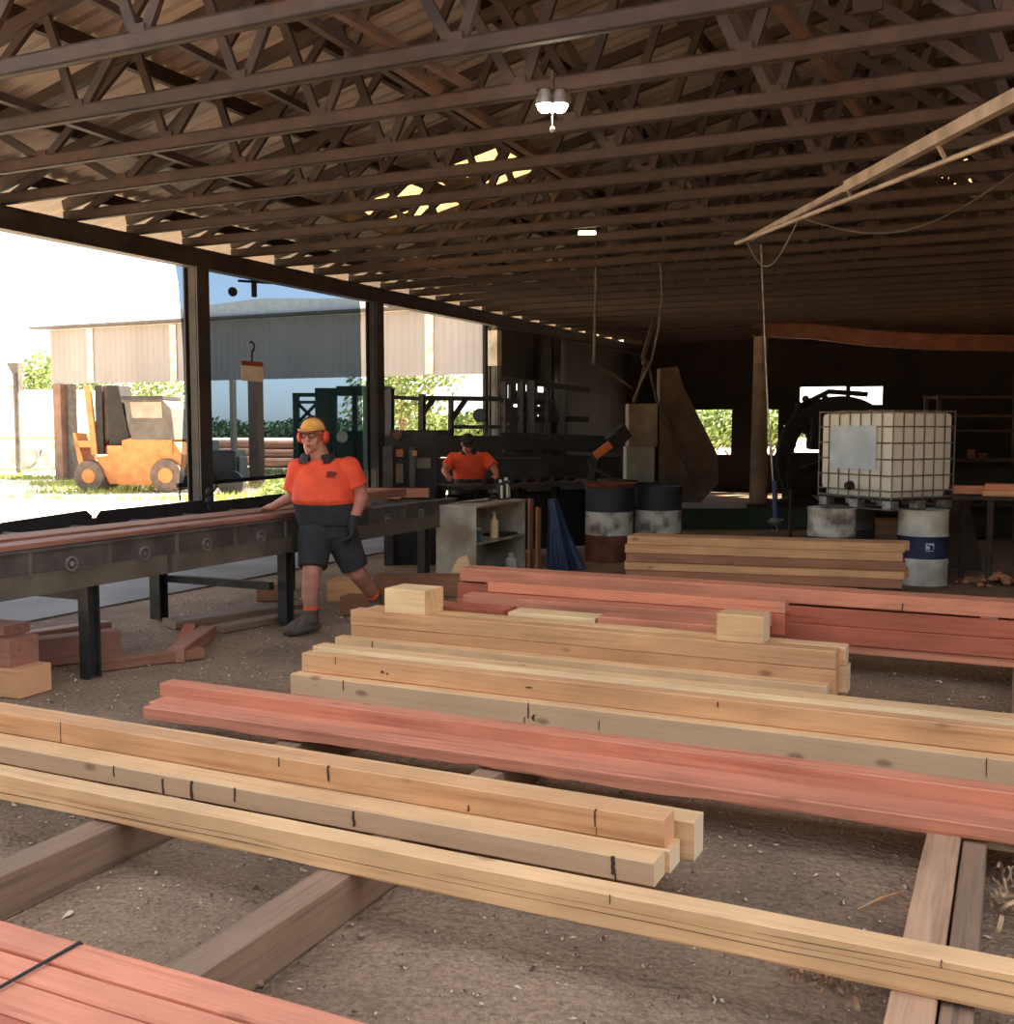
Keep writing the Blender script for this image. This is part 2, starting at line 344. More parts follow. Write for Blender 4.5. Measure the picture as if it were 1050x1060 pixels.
yy = sorted({round(Y0R+.0475*k, 4) for k in range(int((Y1R-Y0R)/.0475)+1)})
xx = sorted({-10.15,-7.62,-6.5,-6.2,-5.35,-2.05,-1.75,-1.6,-1.8,-.4,-.5,.5,4,7.5,10.25})
inh = lambda x, y: any(h[0] < x < h[1] and h[2] < y < h[3] for h in SKY)
struct(sheet(xx, yy, inh, ROOF, 'ceiling'))
for k, h in enumerate(SKY):
    ys = [y for y in yy if h[2]-.12 < y < h[3]+.12]
    struct(sheet([h[0]-.05, h[1]+.05], ys, lambda x, y: False, SKYL, 'window_%d' % (k+1), .012))
# eave beam, posts
b = MB(); b.ibeam((EAVE, Y0R, 3.59), (EAVE, Y1R, 3.59), .16, .22); b.box(EAVE-.03, EAVE+.03, Y0R, Y1R, 3.49, 3.69); struct(b.build('trim_2', POSTM))
b = MB(); b.ibeam((9.8, Y0R, 3.59), (9.8, Y1R, 3.59), .16, .22); struct(b.build('trim_3', POSTM))
def post(x, y, w, label, m=POSTM, z1=3.48, group=None, white=False):
    t = thing('shed_post', label, 'post', (x, y, 0.012), group=group)
    b = MB(); b.ibeam((x, y, .03), (x, y, z1), w, w, (1,0,0), .02); b.bar((x,y,.03),(x,y,z1), w*.75, w*.5, (1,0,0)); b.build('post_shaft', m, t)
    b = MB(); b.box(x-.2, x+.2, y-.2, y+.2, .012, .032, .004); b.build('base_plate', STEELD, t)
    if white: b = MB(); b.box(x-w*.53, x+w*.53, y-w*.53, y+w*.53, 2.75, 3.4, .004); b.build('painted_band', WHITEP, t)['label'] = 'white painted band near the top'
    return t
post(EAVE, 5.95, .2, 'dark steel post under the eave, left of the mesh screen')
post(EAVE, 9.98, .21, 'dark brown steel post at the left edge of the mesh screen')
post(EAVE, 13.87, .2, 'dark brown steel post at the right edge of the mesh screen, behind the worker')
post(EAVE, 17.98, .18, 'grey brown eave post with a white top', white=True, m=STEELG)
post(EAVE, 21.0, .22, 'dark eave post in the gloom right of the white-topped post')
# walls
A = lambda x, y, Y: at(x, y, Y=Y)
def hl(x0, y0, x1, y1, Y): p = at(x0, y1, Y=Y); q = at(x1, y0, Y=Y); return (p.x, q.x, p.z, q.z)
YB = 26.5
holes = [hl(712,424,758,470,YB), hl(789,424,806,471,YB), hl(828,400,876,419,YB), hl(880,400,914,419,YB), hl(811,440,849,468,YB)]
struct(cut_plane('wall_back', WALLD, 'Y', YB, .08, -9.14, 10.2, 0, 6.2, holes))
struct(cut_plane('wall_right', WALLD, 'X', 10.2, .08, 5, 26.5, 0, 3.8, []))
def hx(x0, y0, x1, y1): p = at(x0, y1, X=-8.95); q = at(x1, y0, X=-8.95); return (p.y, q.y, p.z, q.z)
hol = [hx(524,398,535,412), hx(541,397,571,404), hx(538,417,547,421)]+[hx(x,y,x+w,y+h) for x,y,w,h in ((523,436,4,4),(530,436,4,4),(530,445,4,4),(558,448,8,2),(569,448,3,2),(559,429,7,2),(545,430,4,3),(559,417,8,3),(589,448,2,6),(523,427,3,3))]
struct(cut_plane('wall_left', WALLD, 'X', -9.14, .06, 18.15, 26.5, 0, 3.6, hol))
# window mullion of the double back window
# ------------------------------------------------------------------ roof trusses
BN = [-8.62,-7.19,-5.87,-4.48,-2.95,-1.51,-.1]; AP = [-7.85,-6.2,-4.95,-3.76,-2.3,-.85,.5]
BN = BN+[1-x for x in reversed(BN)]; AP = AP+[1-x for x in reversed(AP[:-1])]
ORD = ['nearest','second nearest','third nearest','fourth nearest','fifth nearest','sixth nearest','seventh nearest','eighth nearest','ninth nearest','tenth nearest']
CZ = 3.75
def make_truss(y):
    t = thing('roof_truss', 'rusty brown open-web roof truss, %s to the camera' % ORD[0], 'roof truss', (0, y, 0), group='roof trusses')
    b = MB()
    for s in (-1, 1): b.box(-8.85, 9.85, y+s*.022-.006, y+s*.022+.006, CZ-.05, CZ+.05)
    b.box(-8.85, 9.85, y-.028, y+.028, CZ-.05, CZ-.038); b.box(-8.85, 9.85, y-.028, y+.028, CZ+.038, CZ+.05)
    b.build('bottom_chord', TRUSS, t)
    b = MB(); zt = lambda x: roofz(x, -.06)
    for xa, xb in ((-8.85, RIDGE), (RIDGE, 9.85)): b.bar((xa, y, zt(xa)), (xb, y, zt(xb)), .07, .10, (0,0,1))
    b.build('top_chord', TRUSS, t)
    kids = children(t)
    def web(xb, xa, w=.066):
        b = MB(); b.bar((xb, y, CZ+.02), (xa, y, zt(xa)), .035, w, (1,0,.001)); kids.append(b.build('web', TRUSS, t))
    for i, x in enumerate(BN):
        lo = max([a for a in AP if a < x], default=None); hi = min([a for a in AP if a > x], default=None)
        if lo is not None: web(x-.03, lo+.03)
        if hi is not None: web(x+.03, hi-.03)
    for i, x in enumerate(BN[1:-1]):
        b = MB(); b.box(x-.05, x+.05, y-.03, y+.03, CZ+.03, CZ+.085, .004); kids.append(b.build('gusset', TRUSS, t))
    # splice plate with its pair of struts near mid span
    b = MB(); b.box(-1.03, -.85, y-.04, y+.04, 4.2, 4.38, .004); b.bar((-.94,y,4.29), (-.25,y,CZ), .03, .07); b.bar((-.94,y,4.29), (-1.8,y,4.9), .03, .07)
    kids.append(b.build('splice_plate', TRUSS, t))
    return t, kids
tr0, kids0 = make_truss(4.68)
for k in range(1, 27):
    y = 4.68+.86*k
    if y > 26.3: break
    lab = 'rusty brown open-web roof truss, %s to the camera' % ORD[k] if k < 10 else 'dim brown open-web roof truss far back in the dark of the shed'
    copy_tree(tr0, kids0, (0, y, 0), lab, 'roof trusses')
# purlins
b = MB()
PX = [-8.75,-7.7,-6.5,-5.3,-4.1,-2.9,-1.7,-.5]
ORDX = ['lowest','second','third','fourth','fifth','sixth','seventh','eighth']
for i, x in enumerate(PX+[1.5,2.9,4.3,5.7,7.1,8.5]):
    b = MB(); b.box(x-.03, x+.03, Y0R+.05, Y1R-.1, roofz(x,-.005), roofz(x,.118)); o = b.build('roof_purlin', TRUSS)
    tag(o, ('long brown purlin under the roof sheets, %s from the left eave' % ORDX[i]) if i < 8 else 'long brown purlin under the far right slope of the roof', 'purlin', 'roof purlins')
# braces lying along the trusses
def brace(p, q, r, label, m=TRUSS2, w=.05):
    b = MB(); b.bar(p, q, w, w); o = b.build('roof_brace', m); return tag(o, label, 'brace', 'roof braces')
Zb = 3.83
brace(at(340,6,Z=Zb), at(505,100,Z=Zb), .03, 'thin light brown brace running deep over the chords, left of the lamp')
brace(at(405,62,Z=Zb), at(600,190,Z=Zb), .03, 'light brown brace crossing the chords just left of the lamp', w=.07)
brace(at(797,-10,Z=Zb), at(948,196,Z=Zb), .03, 'reddish brown brace slanting down behind the pale boom', w=.06)
brace(at(240,-30,Z=Zb), at(700,262,Z=Zb), .03, 'long dim brace crossing the chords behind the lamp', m=TRUSS, w=.05)
brace(at(-60,80,Z=Zb), at(260,190,Z=Zb), .03, 'dark brace near the left eave', m=TRUSS, w=.06)
brace(at(60,-20,Z=4.05), at(330,120,Z=4.05), .03, 'dark brace at the upper left corner of the roof', m=TRUSS, w=.05)

# ================================================================== TIMBER
def timber(name, label, cat, group, X, Yc, Z, m, ang=0, tilt=0, marks=(), wane=0, cracks=(), seed=0):
    """X=(x0,x1) Yc=(y0,y1) Z=(z0,z1): sawn length, chamfered, slightly wavy; marks = dark saw cuts / paint on the near face"""
    L = X[1]-X[0]; W = Yc[1]-Yc[0]; H = Z[1]-Z[0]; n = max(4, int(L/.09)); c = .004
    prof = [(-W/2+c,-H/2),(W/2-c,-H/2),(W/2,-H/2+c),(W/2,H/2-c),(W/2-c,H/2),(-W/2+c,H/2),(-W/2,H/2-c),(-W/2,-H/2+c)]
    b = MB(); vs = []; fs = []; sd = RND.random()*50+seed
    for i in range(n+1):
        x = -L/2+L*i/n; k = .0022*noise.noise(Vector((x*.9, sd, 0))); k2 = .0016*noise.noise(Vector((x*1.1, 0, sd)))
        for j, (y, z) in enumerate(prof):
            e = .0012*noise.noise(Vector((x*9, j*3.1, sd)))
            wn = 0
            if wane and j in (0, 7): wn = wane*max(0, noise.noise(Vector((x*1.7, sd, j)))+.25*noise.noise(Vector((x*9, sd, 1)))+.25)
            vs.append((x, y+k+e, z+k2+e+wn))
    q = len(prof)
    for i in range(n):
        for j in range(q): j2 = (j+1) % q; fs.append((i*q+j, (i+1)*q+j, (i+1)*q+j2, i*q+j2))
    fs.append(tuple(range(q))); fs.append(tuple(n*q+j for j in range(q))[::-1])
    b.add(vs, fs); b.mi = 1
    for (mx, w, a, h) in marks:   # position along, width, start and end height as shares
        c0 = mx-(X[0]+X[1])/2; w *= .75; za, zb = -H/2+H*a, -H/2+H*h; m5 = 5
        pl = [(c0+w*.25*RND.uniform(-1,1)-w/2*(.3+.7*math.sin(math.pi*(i+.6)/(m5+1.2))), za+(zb-za)*i/m5) for i in range(m5+1)]; pr_ = [(x_+w*(.5+.5*RND.random()), z_) for x_, z_ in pl][::-1]
        b.prism([(x_, -W/2-.0035, z_) for x_, z_ in pl+pr_], (0,.004,0))
    b.mi = 2
    for (xa, xb, z_, th) in cracks:   # long drying cracks along the near face
        cx = (X[0]+X[1])/2; m_ = 14; pts = []
        for i in range(m_+1):
            x = xa+(xb-xa)*i/m_-cx; pts.append((x, -W/2-.0012, -H/2+H*z_+.006*noise.noise(Vector((x*2, sd, 5)))))
        th *= .55; b.tube(pts, [.0004]+[th*RND.uniform(.4,1.3) for _ in range(m_-1)]+[.0004], 5)
    o = b.build(name, [m, CRACK, CRACK2], local=True)
    o.location = ((X[0]+X[1])/2, (Yc[0]+Yc[1])/2, (Z[0]+Z[1])/2); o.rotation_euler = (0, -tilt, ang)
    WL[o.name] = Vector(o.location)
    return tag(o, label, cat, group)
T = lambda *a, **k: timber('timber_beam', a[0], 'timber beam', a[1], *a[2:], **k)
# bearers on the ground
BR = 'bearers on the ground'
def bearer(label, X, Y, z=.148, m=OLDW):
    c = ((X[0]+X[1])/2, (Y[0]+Y[1])/2)
    L = Y[1]-Y[0]; W = X[1]-X[0]
    return timber('bearer', label, 'bearer', BR, (c[0]-L/2, c[0]+L/2), (c[1]-W/2, c[1]+W/2), (-.004, z), m, ang=math.pi/2, seed=3)
bearer('weathered bearer on the dirt nearest the red bundle, with grey concrete-like side', (-2.04,-1.92), (1.45,4.68))
bearer('weathered bearer at the far left edge under the pale beams', (-3.06,-2.94), (2.0,5.2))
bearer('wide brown bearer under the beams at the right edge', (-.25,-.137), (1.55,4.6), m=BEAR)
bearer('narrow grey bearer lying against the wide brown one at the right edge', (-.13,-.052), (1.55,4.35), z=.135)
bearer('short bearer in shade between the pale beams and the big red stack', (.02,.13), (5.3,9.0))
bearer('bearer hidden under the left ends of the middle stacks', (-3.25,-3.13), (5.3,8.4))
bearer('bearer under the middle of the centre stacks', (-1.75,-1.63), (5.3,9.0))
bearer('bearer under the left end of the far brown stack', (-3.05,-2.93), (9.6,11.2))
bearer('bearer under the right end of the far brown stack', (-1.4,-1.28), (9.8,11.2))
# A: red bundle bottom left
g = 'red beams strapped at the lower left'
T('red beam at the lower left corner, furthest from the camera of its bundle', g, (-3.9,.25), (1.802,1.905), (.152,.302), RED)
T('red beam second from the back of the lower left bundle', g, (-3.9,.2), (1.716,1.799), (.152,.294), RED)
T('red beam third from the back of the lower left bundle', g, (-3.9,.15), (1.606,1.713), (.152,.29), RED, seed=4)
T('dark red beam at the very lower left corner', g, (-3.9,.1), (1.49,1.603), (.152,.288), REDD)
b = MB(); pa, pb = at(83,976,Z=.306), at(0,1021,Z=.304)
d = (pb-pa); pts = [Vector((pa.x+.01,1.912,.16)), Vector((pa.x+.005,1.912,.285)), pa+Vector((0,0,.002))]+[pa+d*t+Vector((0,0,.002-.004*t)) for t in (.3,.6,1)]+[pa+d*1.35+Vector((0,0,-.004))]
for i in range(len(pts)-1): b.bar(pts[i], pts[i+1], .011, .003, (0,-.3,1))
tag(b.build('strap', BLK), 'thin black strap across the red beams at the lower left', 'strap')
# T1 front beam
T('long pale beam in front, its side split by a long crack, running off the right edge', 'long pale beams in front', (-4.6,.55), (2.84,2.93), (.15,.257), PALE, wane=.012,
  cracks=[(-4.2,-2.2,.32,.003),(-2.3,.2,.45,.0022),(-3.2,-2.2,.5,.0015),(-1.6,-.2,.62,.0014),(-.6,.4,.78,.002)], marks=[(-1.02,.004,.75,1),(-.13,.005,.8,1)])
# B
g = 'pale beams of the second row'
T('grey-sided pale beam low in the second row, with dark saw cuts along its face', g, (-4.9,-.993), (3.17,3.288), (.15,.230), GREYP,
  marks=[(-3.28,.007,.45,1),(-3.02,.016,.0,.8),(-2.87,.02,.0,.95),(-2.66,.01,.3,1),(-2.12,.014,.2,.9),(-1.13,.018,.25,1),(-1.12,.006,0,.3)])
T('pale inner beam low in the second row, its end just right of the grey-sided one', g, (-4.8,-.978), (3.292,3.408), (.15,.230), PALE)
T('pale warm beam on top of the second row, with short vertical pencil marks', g, (-4.95,-.999), (3.30,3.41), (.232,.326), PALEB,
  marks=[(-3.72,.004,.02,1),(-2.32,.012,.35,1),(-2.55,.004,.6,1),(-1.72,.01,.1,.35),(-1.24,.009,.35,1),(-1.235,.004,.05,.3)])
T('shorter pale beam behind the second row, its split end sticking out furthest right', g, (-4.4,-.934), (3.425,3.54), (.15,.286), PALE)
# C red planks
g = 'rough red planks in the third row'
kw = dict(ang=.028, tilt=-.006)
T('rough red plank at the front of the third row, bark-edged underneath', g, (-3.87,.6), (4.0,4.115), (.150,.212), RED, wane=.03, **kw)
T('red plank lying flat in the middle of the third row', g, (-3.95,.6), (4.12,4.25), (.150,.200), RED, **kw)
T('red plank standing highest at the back of the third row', g, (-4.0,.6), (4.255,4.36), (.150,.262), RED, wane=.0, cracks=[(-1.9,-1.2,.15,.004)], **kw)
T('thin grey offcut wedged below the red planks near the right bearer', g, (-.22,.1), (4.08,4.16), (.108,.15), OLDW)
# D
g = 'long pale beams of the fourth row'
T('grey-sided pale beam at the bottom front of the fourth row', g, (-3.545,.6), (4.70,4.80), (.15,.262), GREYP, marks=[(-2.12,.01,.3,1),(-2.09,.02,.25,.5),(-2.14,.008,.1,.35),(-3.2,.006,.5,1),(-1.75,.005,.2,.6),(-.07,.006,.3,1)])
T('pale beam inside the bottom of the fourth row', g, (-3.5,.6), (4.81,4.95), (.15,.262), PALE)
T('pale beam at the bottom back of the fourth row', g, (-3.5,.6), (4.96,5.1), (.15,.262), PALE)
T('warm pale beam on top at the front of the fourth row, with two dark knots', g, (-3.522,.6), (4.775,4.86), (.264,.366), PALEB, marks=[(-3.0,.035,.42,.52),(-2.97,.015,.35,.45),(-3.3,.004,.6,1),(-1.2,.012,.6,.85),(-2.15,.05,.5,.56)])
T('pale beam on top in the middle of the fourth row', g, (-3.53,.6), (4.868,4.975), (.264,.360), CREAM)
T('pale beam on top at the back of the fourth row', g, (-3.6,.6), (4.982,5.1), (.264,.360), PALE)
# E
g = 'pale beams of the fifth row'
T('low pale beam stepping out in front of the fifth row', g, (-4.01,-.874), (5.80,5.892), (.15,.232), PALE, marks=[(-3.72,.01,.1,1)])
T('brown beam at the lower front of the fifth row', g, (-3.95,-.843), (5.90,6.02), (.15,.300), PALEB)
T('pale brown beam on top at the front of the fifth row', g, (-3.953,-.846), (5.90,6.02), (.302,.402), PALEB)
T('pale beam low at the back of the fifth row, its sawn end facing right', g, (-3.9,-.80), (6.03,6.15), (.15,.300), PALE)
T('pale beam on top at the back of the fifth row', g, (-3.9,-.812), (6.03,6.15), (.302,.402), PALE)
timber('timber_block', 'squat pale timber block on the left end of the fifth row', 'timber block', 'short blocks on the fifth row', (-3.69,-3.39), (5.905,6.15), (.404,.562), CREAM, cracks=[])
timber('timber_block', 'squat pale timber block on the right end of the fifth row', 'timber block', 'short blocks on the fifth row', (-1.497,-1.237), (5.905,6.085), (.404,.560), PALE)
# between E and F
g = 'planks lying between the fifth and sixth rows'
T('dark red plank end showing behind the left block', g, (-3.6,-2.98), (6.22,6.42), (.345,.418), REDD)
T('cream plank lying between the two red ones behind the fifth row', g, (-2.95,-2.35), (6.22,6.42), (.345,.412), CREAM)
T('red plank lying right of the cream plank behind the fifth row', g, (-2.33,-1.45), (6.22,6.42), (.345,.43), RED)
T('dull beam supporting the loose planks behind the fifth row', g, (-3.6,-1.4), (6.20,6.44), (.15,.343), DULL)
# F
g = 'red beams of the sixth row'
T('red beam stepping out in front of the sixth row', g, (-3.48,-1.36), (6.60,6.76), (.362,.436), RED)
T('red beam on top at the back of the sixth row, its end facing right', g, (-3.37,-1.285), (6.77,6.90), (.438,.510), RED)
T('red beam under the top beam of the sixth row', g, (-3.4,-1.283), (6.77,6.90), (.30,.436), REDD)
T('red beam at the bottom front of the sixth row', g, (-3.45,-1.4), (6.60,6.76), (.15,.36), REDD)
T('red beam at the bottom back of the sixth row', g, (-3.4,-1.285), (6.77,6.90), (.15,.298), REDD)
# G
g = 'long red beams of the seventh row'
T('long red beam on top of the seventh row, above a black gap', g, (-3.77,.75), (7.10,7.30), (.452,.549), RED, marks=[(-.62,.014,.0,.5)])
T('long deep red beam just below the black gap of the seventh row', g, (-3.79,.75), (7.10,7.30), (.326,.438), REDD)
T('long deep red beam second from the bottom of the seventh row', g, (-3.79,.75), (7.09,7.30), (.208,.324), REDD)
T('long red beam at the bottom of the seventh row', g, (-3.7,.75), (7.11,7.30), (.150,.206), RED)
for x, l in ((-3.5,'left end'),(-1.9,'middle'),(-.12,'right end')):
    timber('spacer_slat', 'thin slat holding the black gap open at the %s of the seventh row' % l, 'spacer', 'gap slats', (x-.05,x+.05), (7.1,7.3), (.4385,.4515), DULL)
# H
g = 'brown beams of the far stack'
kw = dict(ang=.16)
cy = lambda x: 10.1
labs = ['bottom','second','third','fourth','top']
for i in range(5):
    z0 = .15+.082*i
    T('brown sawn beam, %s layer front of the far stack before the tank' % labs[i] if i else 'dark brown beam, bottom layer of the far stack before the tank', g, (-3.42-.02*(i%2),-.9+.015*(i%3)), (10.02+(.04 if i==4 else .02*(i%2)),10.2), (z0,z0+.0805), [DULL,PALEB,DULL,PALEB,PALEB][i], **kw)
    T('brown sawn beam, %s layer back of the far stack before the tank' % labs[i], g, (-3.42,-.92+.03*((i*2)%3)), (10.205,10.38), (z0,z0+.0805), [REDD,RED,PALEB,PALEB,PALEB][i], **kw)

# ================================================================== CONVEYOR
XC = -5.3
t = thing('roller_conveyor', 'long grey steel roller conveyor bench along the left side', 'conveyor', (-6.0, 6.0, 0))
Y0, Y1 = 1.6, 9.9
b = MB()
b.box(XC-.012, XC, Y0, Y1, .60, .72); b.box(XC-.07, XC+.004, Y0, Y1, .596, .606); b.box(XC-.07, XC+.004, Y0, Y1, .716, .726); b.build('bottom_rail', STEELP, t)
b = MB(); b.box(XC-.012, XC-.002, Y0, Y1, .726, .86); b.box(XC-.10, XC+.012, Y0, Y1, .86, .872); b.build('side_panel', STEELG, t)
for k in range(14):
    y = 4.51-2.48+.62*k
    if y > Y1-.2: break
    b = MB(); b.box(XC-.004, XC+.012, y-.012, y+.012, .726, .86); b.build('stiffener', STEELP, t)
    y2 = y+.31
    if y2 < Y1-.1:
        b = MB(); b.ring((XC+.006, y2, .79-.03), .036, .047, .016, 28, 'x'); b.lathe((XC+.0, y2, .76), [(.0,-.004),(.017,-.004),(.017,.012),(0,.012)], 16, 'x', False); b.build('roller_bearing', RIM, t)
        b = MB(); b.lathe((XC-.08, y2, .80), [(.05,0),(.05,-1.25)], 20, 'x'); b.build('roller', STEELG, t, smooth=True)
b = MB(); b.box(XC-1.42, XC-1.40, Y0, Y1, .60, .88); b.build('back_rail', STEELD, t)
b = MB(); b.box(XC-.02, XC+.006, 7.08, 7.16, .59, .73); b.build('rail_joint_plate', STEELG, t); b = MB(); b.box(XC-.02,XC+.006,5.66,5.7,.6,.725); b.build('rail_joint_plate', STEELG, t)
for i, y in enumerate((3.1, 5.0, 7.05, 9.3)):
    b = MB(); b.ibeam((XC-.05, y, 0), (XC-.05, y, .6), .085, .10, (0,1,0), .012); b.build('leg', STEELD, t)
for i, y in enumerate((4.9, 6.83, 8.6)):
    b = MB(); b.ibeam((-6.5, y, 0), (-6.5, y, .6), .11, .10, (0,1,0), .012); b.build('leg', STEELD, t)
b = MB(); b.box(-6.5, XC-.1, 4.98, 5.04, .5, .58); b.box(-6.5, XC-.1, 6.9, 6.96, .3, .36); b.box(-6.53,-6.47,5,6.8,.42,.48); b.build('cross_brace', STEELD, t)
# guard plates along the back of the bench
for i, (ya, yb, za, zb) in enumerate(((3.2,4.9,.80,.84),(4.95,6.35,.84,.90),(6.4,7.7,.885,.90),(7.75,9.6,.88,.90))):
    b = MB(); b.prism([(-6.74,ya,.6),(-6.74,yb,.6),(-6.74,yb,zb+.0),(-6.74,yb-.06,zb+.045),(-6.74,ya+.05,za+.045),(-6.74,ya,za)], (.012,0,0)); b.build('back_guard_plate', STEELD, t)
# timber on it
timber('timber_beam', 'thin red board riding on the conveyor towards the worker', 'timber beam', 'boards on the conveyor', (-3.2,3.2), (-.09,.09), (0,.035), DIMRED, ang=math.radians(90.5)).location = (-5.44, 5.2, .893)
timber('timber_beam', 'dull wide board lying on the conveyor behind the red one', 'timber beam', 'boards on the conveyor', (-3.0,3.0), (-.14,.14), (0,.03), DULL, ang=math.radians(90)).location = (-5.85, 5.6, .891)
timber('timber_beam', 'short red board on the conveyor right of the worker', 'timber beam', 'boards on the conveyor', (-.9,.9), (-.1,.1), (0,.08), DIMRED, ang=math.radians(90)).location = (-6.0, 9.0, .915)
b = MB(); b.box(-6.1,-5.95,6.9,7.1,.9,.93); 
b = MB(); p = at(217,532,X=-6.55); b.tube([(p.x,p.y,.86),(p.x,p.y,1.02)], .012); b.ell((p.x,p.y,1.03),(.03,.03,.04)); b.ell((p.x,p.y,.95),(.035,.035,.03)); tag(b.build('clamp_handle', BLK), 'small black clamp handle standing on the conveyor beside the post', 'handle')

# offcuts on the floor by the conveyor
def off(label, c, L, W, H, ang, m=DULL, z=0, g='offcuts on the floor by the conveyor', tilt=0):
    o = timber('timber_offcut', label, 'offcut', g, (-L/2, L/2), (-W/2, W/2), (0, H), m, ang=ang, tilt=tilt); o.location = (c[0], c[1], z+H/2); return o
R = math.radians
off('heavy offcut with a red top, behind the front conveyor leg', (-5.95,5.05), 1.15,.16,.19, R(62), DIMRED, .0)
off('long red offcut at the far left lying behind the heavy one', (-6.7,5.2), 2.0,.14,.10, R(72), DIMRED)
off('split red offcut pointing at the camera, right of the front conveyor leg', (-5.35,5.95), .85,.12,.10, R(-64), DIMRED)
off('thin red offcut next to the split one', (-5.55,6.1), .9,.09,.07, R(-52), REDD)
off('flat brown bark slab on the floor right of the front conveyor leg', (-5.3,5.45), .75,.12,.07, R(60), DULL)
off('dusty flat plank under the conveyor by the worker', (-5.9,7.15), 1.3,.22,.06, R(70), OLDW)
off('dusty offcut just left of the worker\'s boot', (-5.55,7.0), .9,.16,.05, R(78), OLDW)
off('small upright block end under the conveyor', (-6.2,8.0), .3,.12,.16, R(20), DULL)
off('squarish yellow brown block behind the worker\'s legs', (-5.6,8.35), .34,.3,.2, R(15), PALEB)
off('dull block on the floor between the worker\'s legs', (-4.98,7.75), .5,.2,.16, R(8), DULL)
off('long dull offcut behind the worker\'s back foot', (-5.1,8.9), .9,.2,.2, R(20), DULL)
off('dull low board in front of the worker\'s back foot', (-4.8,7.95), .9,.18,.1, R(4), DULL)
off('red timber end at the left edge, on top of the yellow one', (-6.1,4.5), 1.4,.22,.17, R(3), DIMRED, .171, 'timber ends at the left edge')
off('red timber end at the left edge, topmost of the pile', (-6.2,4.55), 1.4,.2,.06, R(2), DIMRED, .343, 'timber ends at the left edge')
off('yellow brown timber end on the ground at the left edge', (-6.05,4.47), 1.5,.26,.17, R(4), PALEB, 0, 'timber ends at the left edge')

# ================================================================== CABINET with bottles
p = at(493, 608, Z=0); cx, cy = p.x, p.y
CW, CL, CH = .46, 1.2, .80
t = thing('storage_cabinet', 'grubby off-white open cabinet with one shelf, behind the red beams', 'cabinet', (cx-CW/2, cy+CL/2, 0))
CAB = mat('grubby_cream_paint', (178,166,146), (132,116,94), 3, .7, 0, .1, lo=.4, hi=.62)
b = MB(); b.box(cx-CW, cx, cy, cy+.02, .06, CH); b.build('side_panel', CAB, t)
b = MB(); b.box(cx-CW, cx, cy+CL-.02, cy+CL, .06, CH); b.build('side_panel', CAB, t)
b = MB(); b.box(cx-CW, cx-CW+.02, cy+.02, cy+CL-.02, .06, CH); b.build('back_panel', CAB, t)
b = MB(); b.box(cx-CW-.01, cx+.01, cy-.01, cy+CL+.01, CH, CH+.022, .003); b.build('top_panel', CAB, t)
b = MB(); b.box(cx-CW+.02, cx, cy+.02, cy+CL-.02, .42, .44); b.build('shelf', CAB, t)
b = MB(); b.box(cx-CW, cx, cy, cy+CL, 0, .06); b.build('plinth', STEELD, t)
def bottle(label, x, y, z, r, h, m, cap=WHITEP, neck=.35, g='bottles and tins in the cabinet'):
    t = thing('bottle', label, 'bottle', (x, y, z), group=g)
    b = MB(); b.lathe((x,y,z), [(r*.95,0),(r,.01),(r,h*.62),(r*neck,h*.78),(r*neck,h*.9)], 18); b.build('bottle_body', m, t, smooth=True)
    b = MB(); b.lathe((x,y,z), [(r*neck*1.3,h*.88),(r*neck*1.3,h)], 14); b.build('cap', cap, t)
bottle('tall cream bottle with a white cap on the cabinet shelf', cx-.1, cy+.62, .44, .045, .28, CREAM)
bottle('teal tin lying low at the left of the cabinet shelf', cx-.12, cy+.2, .44, .07, .14, TEAL, neck=.8)
bottle('dark bottle at the back of the cabinet shelf', cx-.25, cy+.35, .44, .05, .25, DARKM)
bottle('squat white bottle on the floor of the cabinet', cx+.0-.08, cy+1.0, .06, .07, .18, WHITEP)
bottle('dim grey bottle at the left inside the cabinet bottom', cx-.2, cy+.3, .06, .06, .2, STEELG)
b = MB(); b.box(cx-.3, cx-.05, cy+.75, cy+1.1, .44, .465, .004); tag(b.build('folded_rag', CLOTHD, loc=(cx-.17,cy+.9,.44)), 'dark folded rag on the right of the cabinet shelf', 'rag')
b = MB()
for k in range(7): 
    a = .5*k; b.bar((cx-.35+.03*k, cy+.3+.06*k, CH+.03), (cx-.2+.03*math.cos(a), cy+.5+.05*k+.05*math.sin(a), CH+.032), .02, .012)
tag(b.build('spanner_pile', STEELG), 'loose grey tools spread on the cabinet top', 'tools', kind='stuff')
for i, (dx, dy, h, l) in enumerate(((0,.98,.22,'leftmost'),(.02,1.08,.24,'middle'),(0,1.16,.2,'rightmost'))):
    x, y = cx-.2+dx, cy+dy
    t = thing('spray_can', '%s of the three upright black and white cans on the cabinet top' % l, 'can', (x, y, CH+.022), group='cans on the cabinet')
    b = MB(); b.lathe((x,y,CH+.022), [(.034,0),(.035,.01),(.035,h*.75),(.02,h*.86)], 18); b.build('can_body', BLK, t, smooth=True)
    b = MB(); b.bar((x+.03,y-.026,CH+.04),(x+.028,y-.026,CH+.02+h*.72), .022, .02); b.build('white_stripe', WHITEP, t)
    b = MB(); b.lathe((x,y,CH+.022), [(.018,h*.84),(.018,h)], 12); b.build('cap', WHITEP, t)
b = MB(); b.tube([(cx-.25,cy+.8,CH+.045),(cx-.22,cy+.9,CH+.05),(cx-.3,cy+1.0,CH+.06),(cx-.28,cy+.94,CH+.11)], .02); tag(b.build('grease_gun', BROWNJ), 'small brown handled tool lying left of the cans on the cabinet', 'tool')
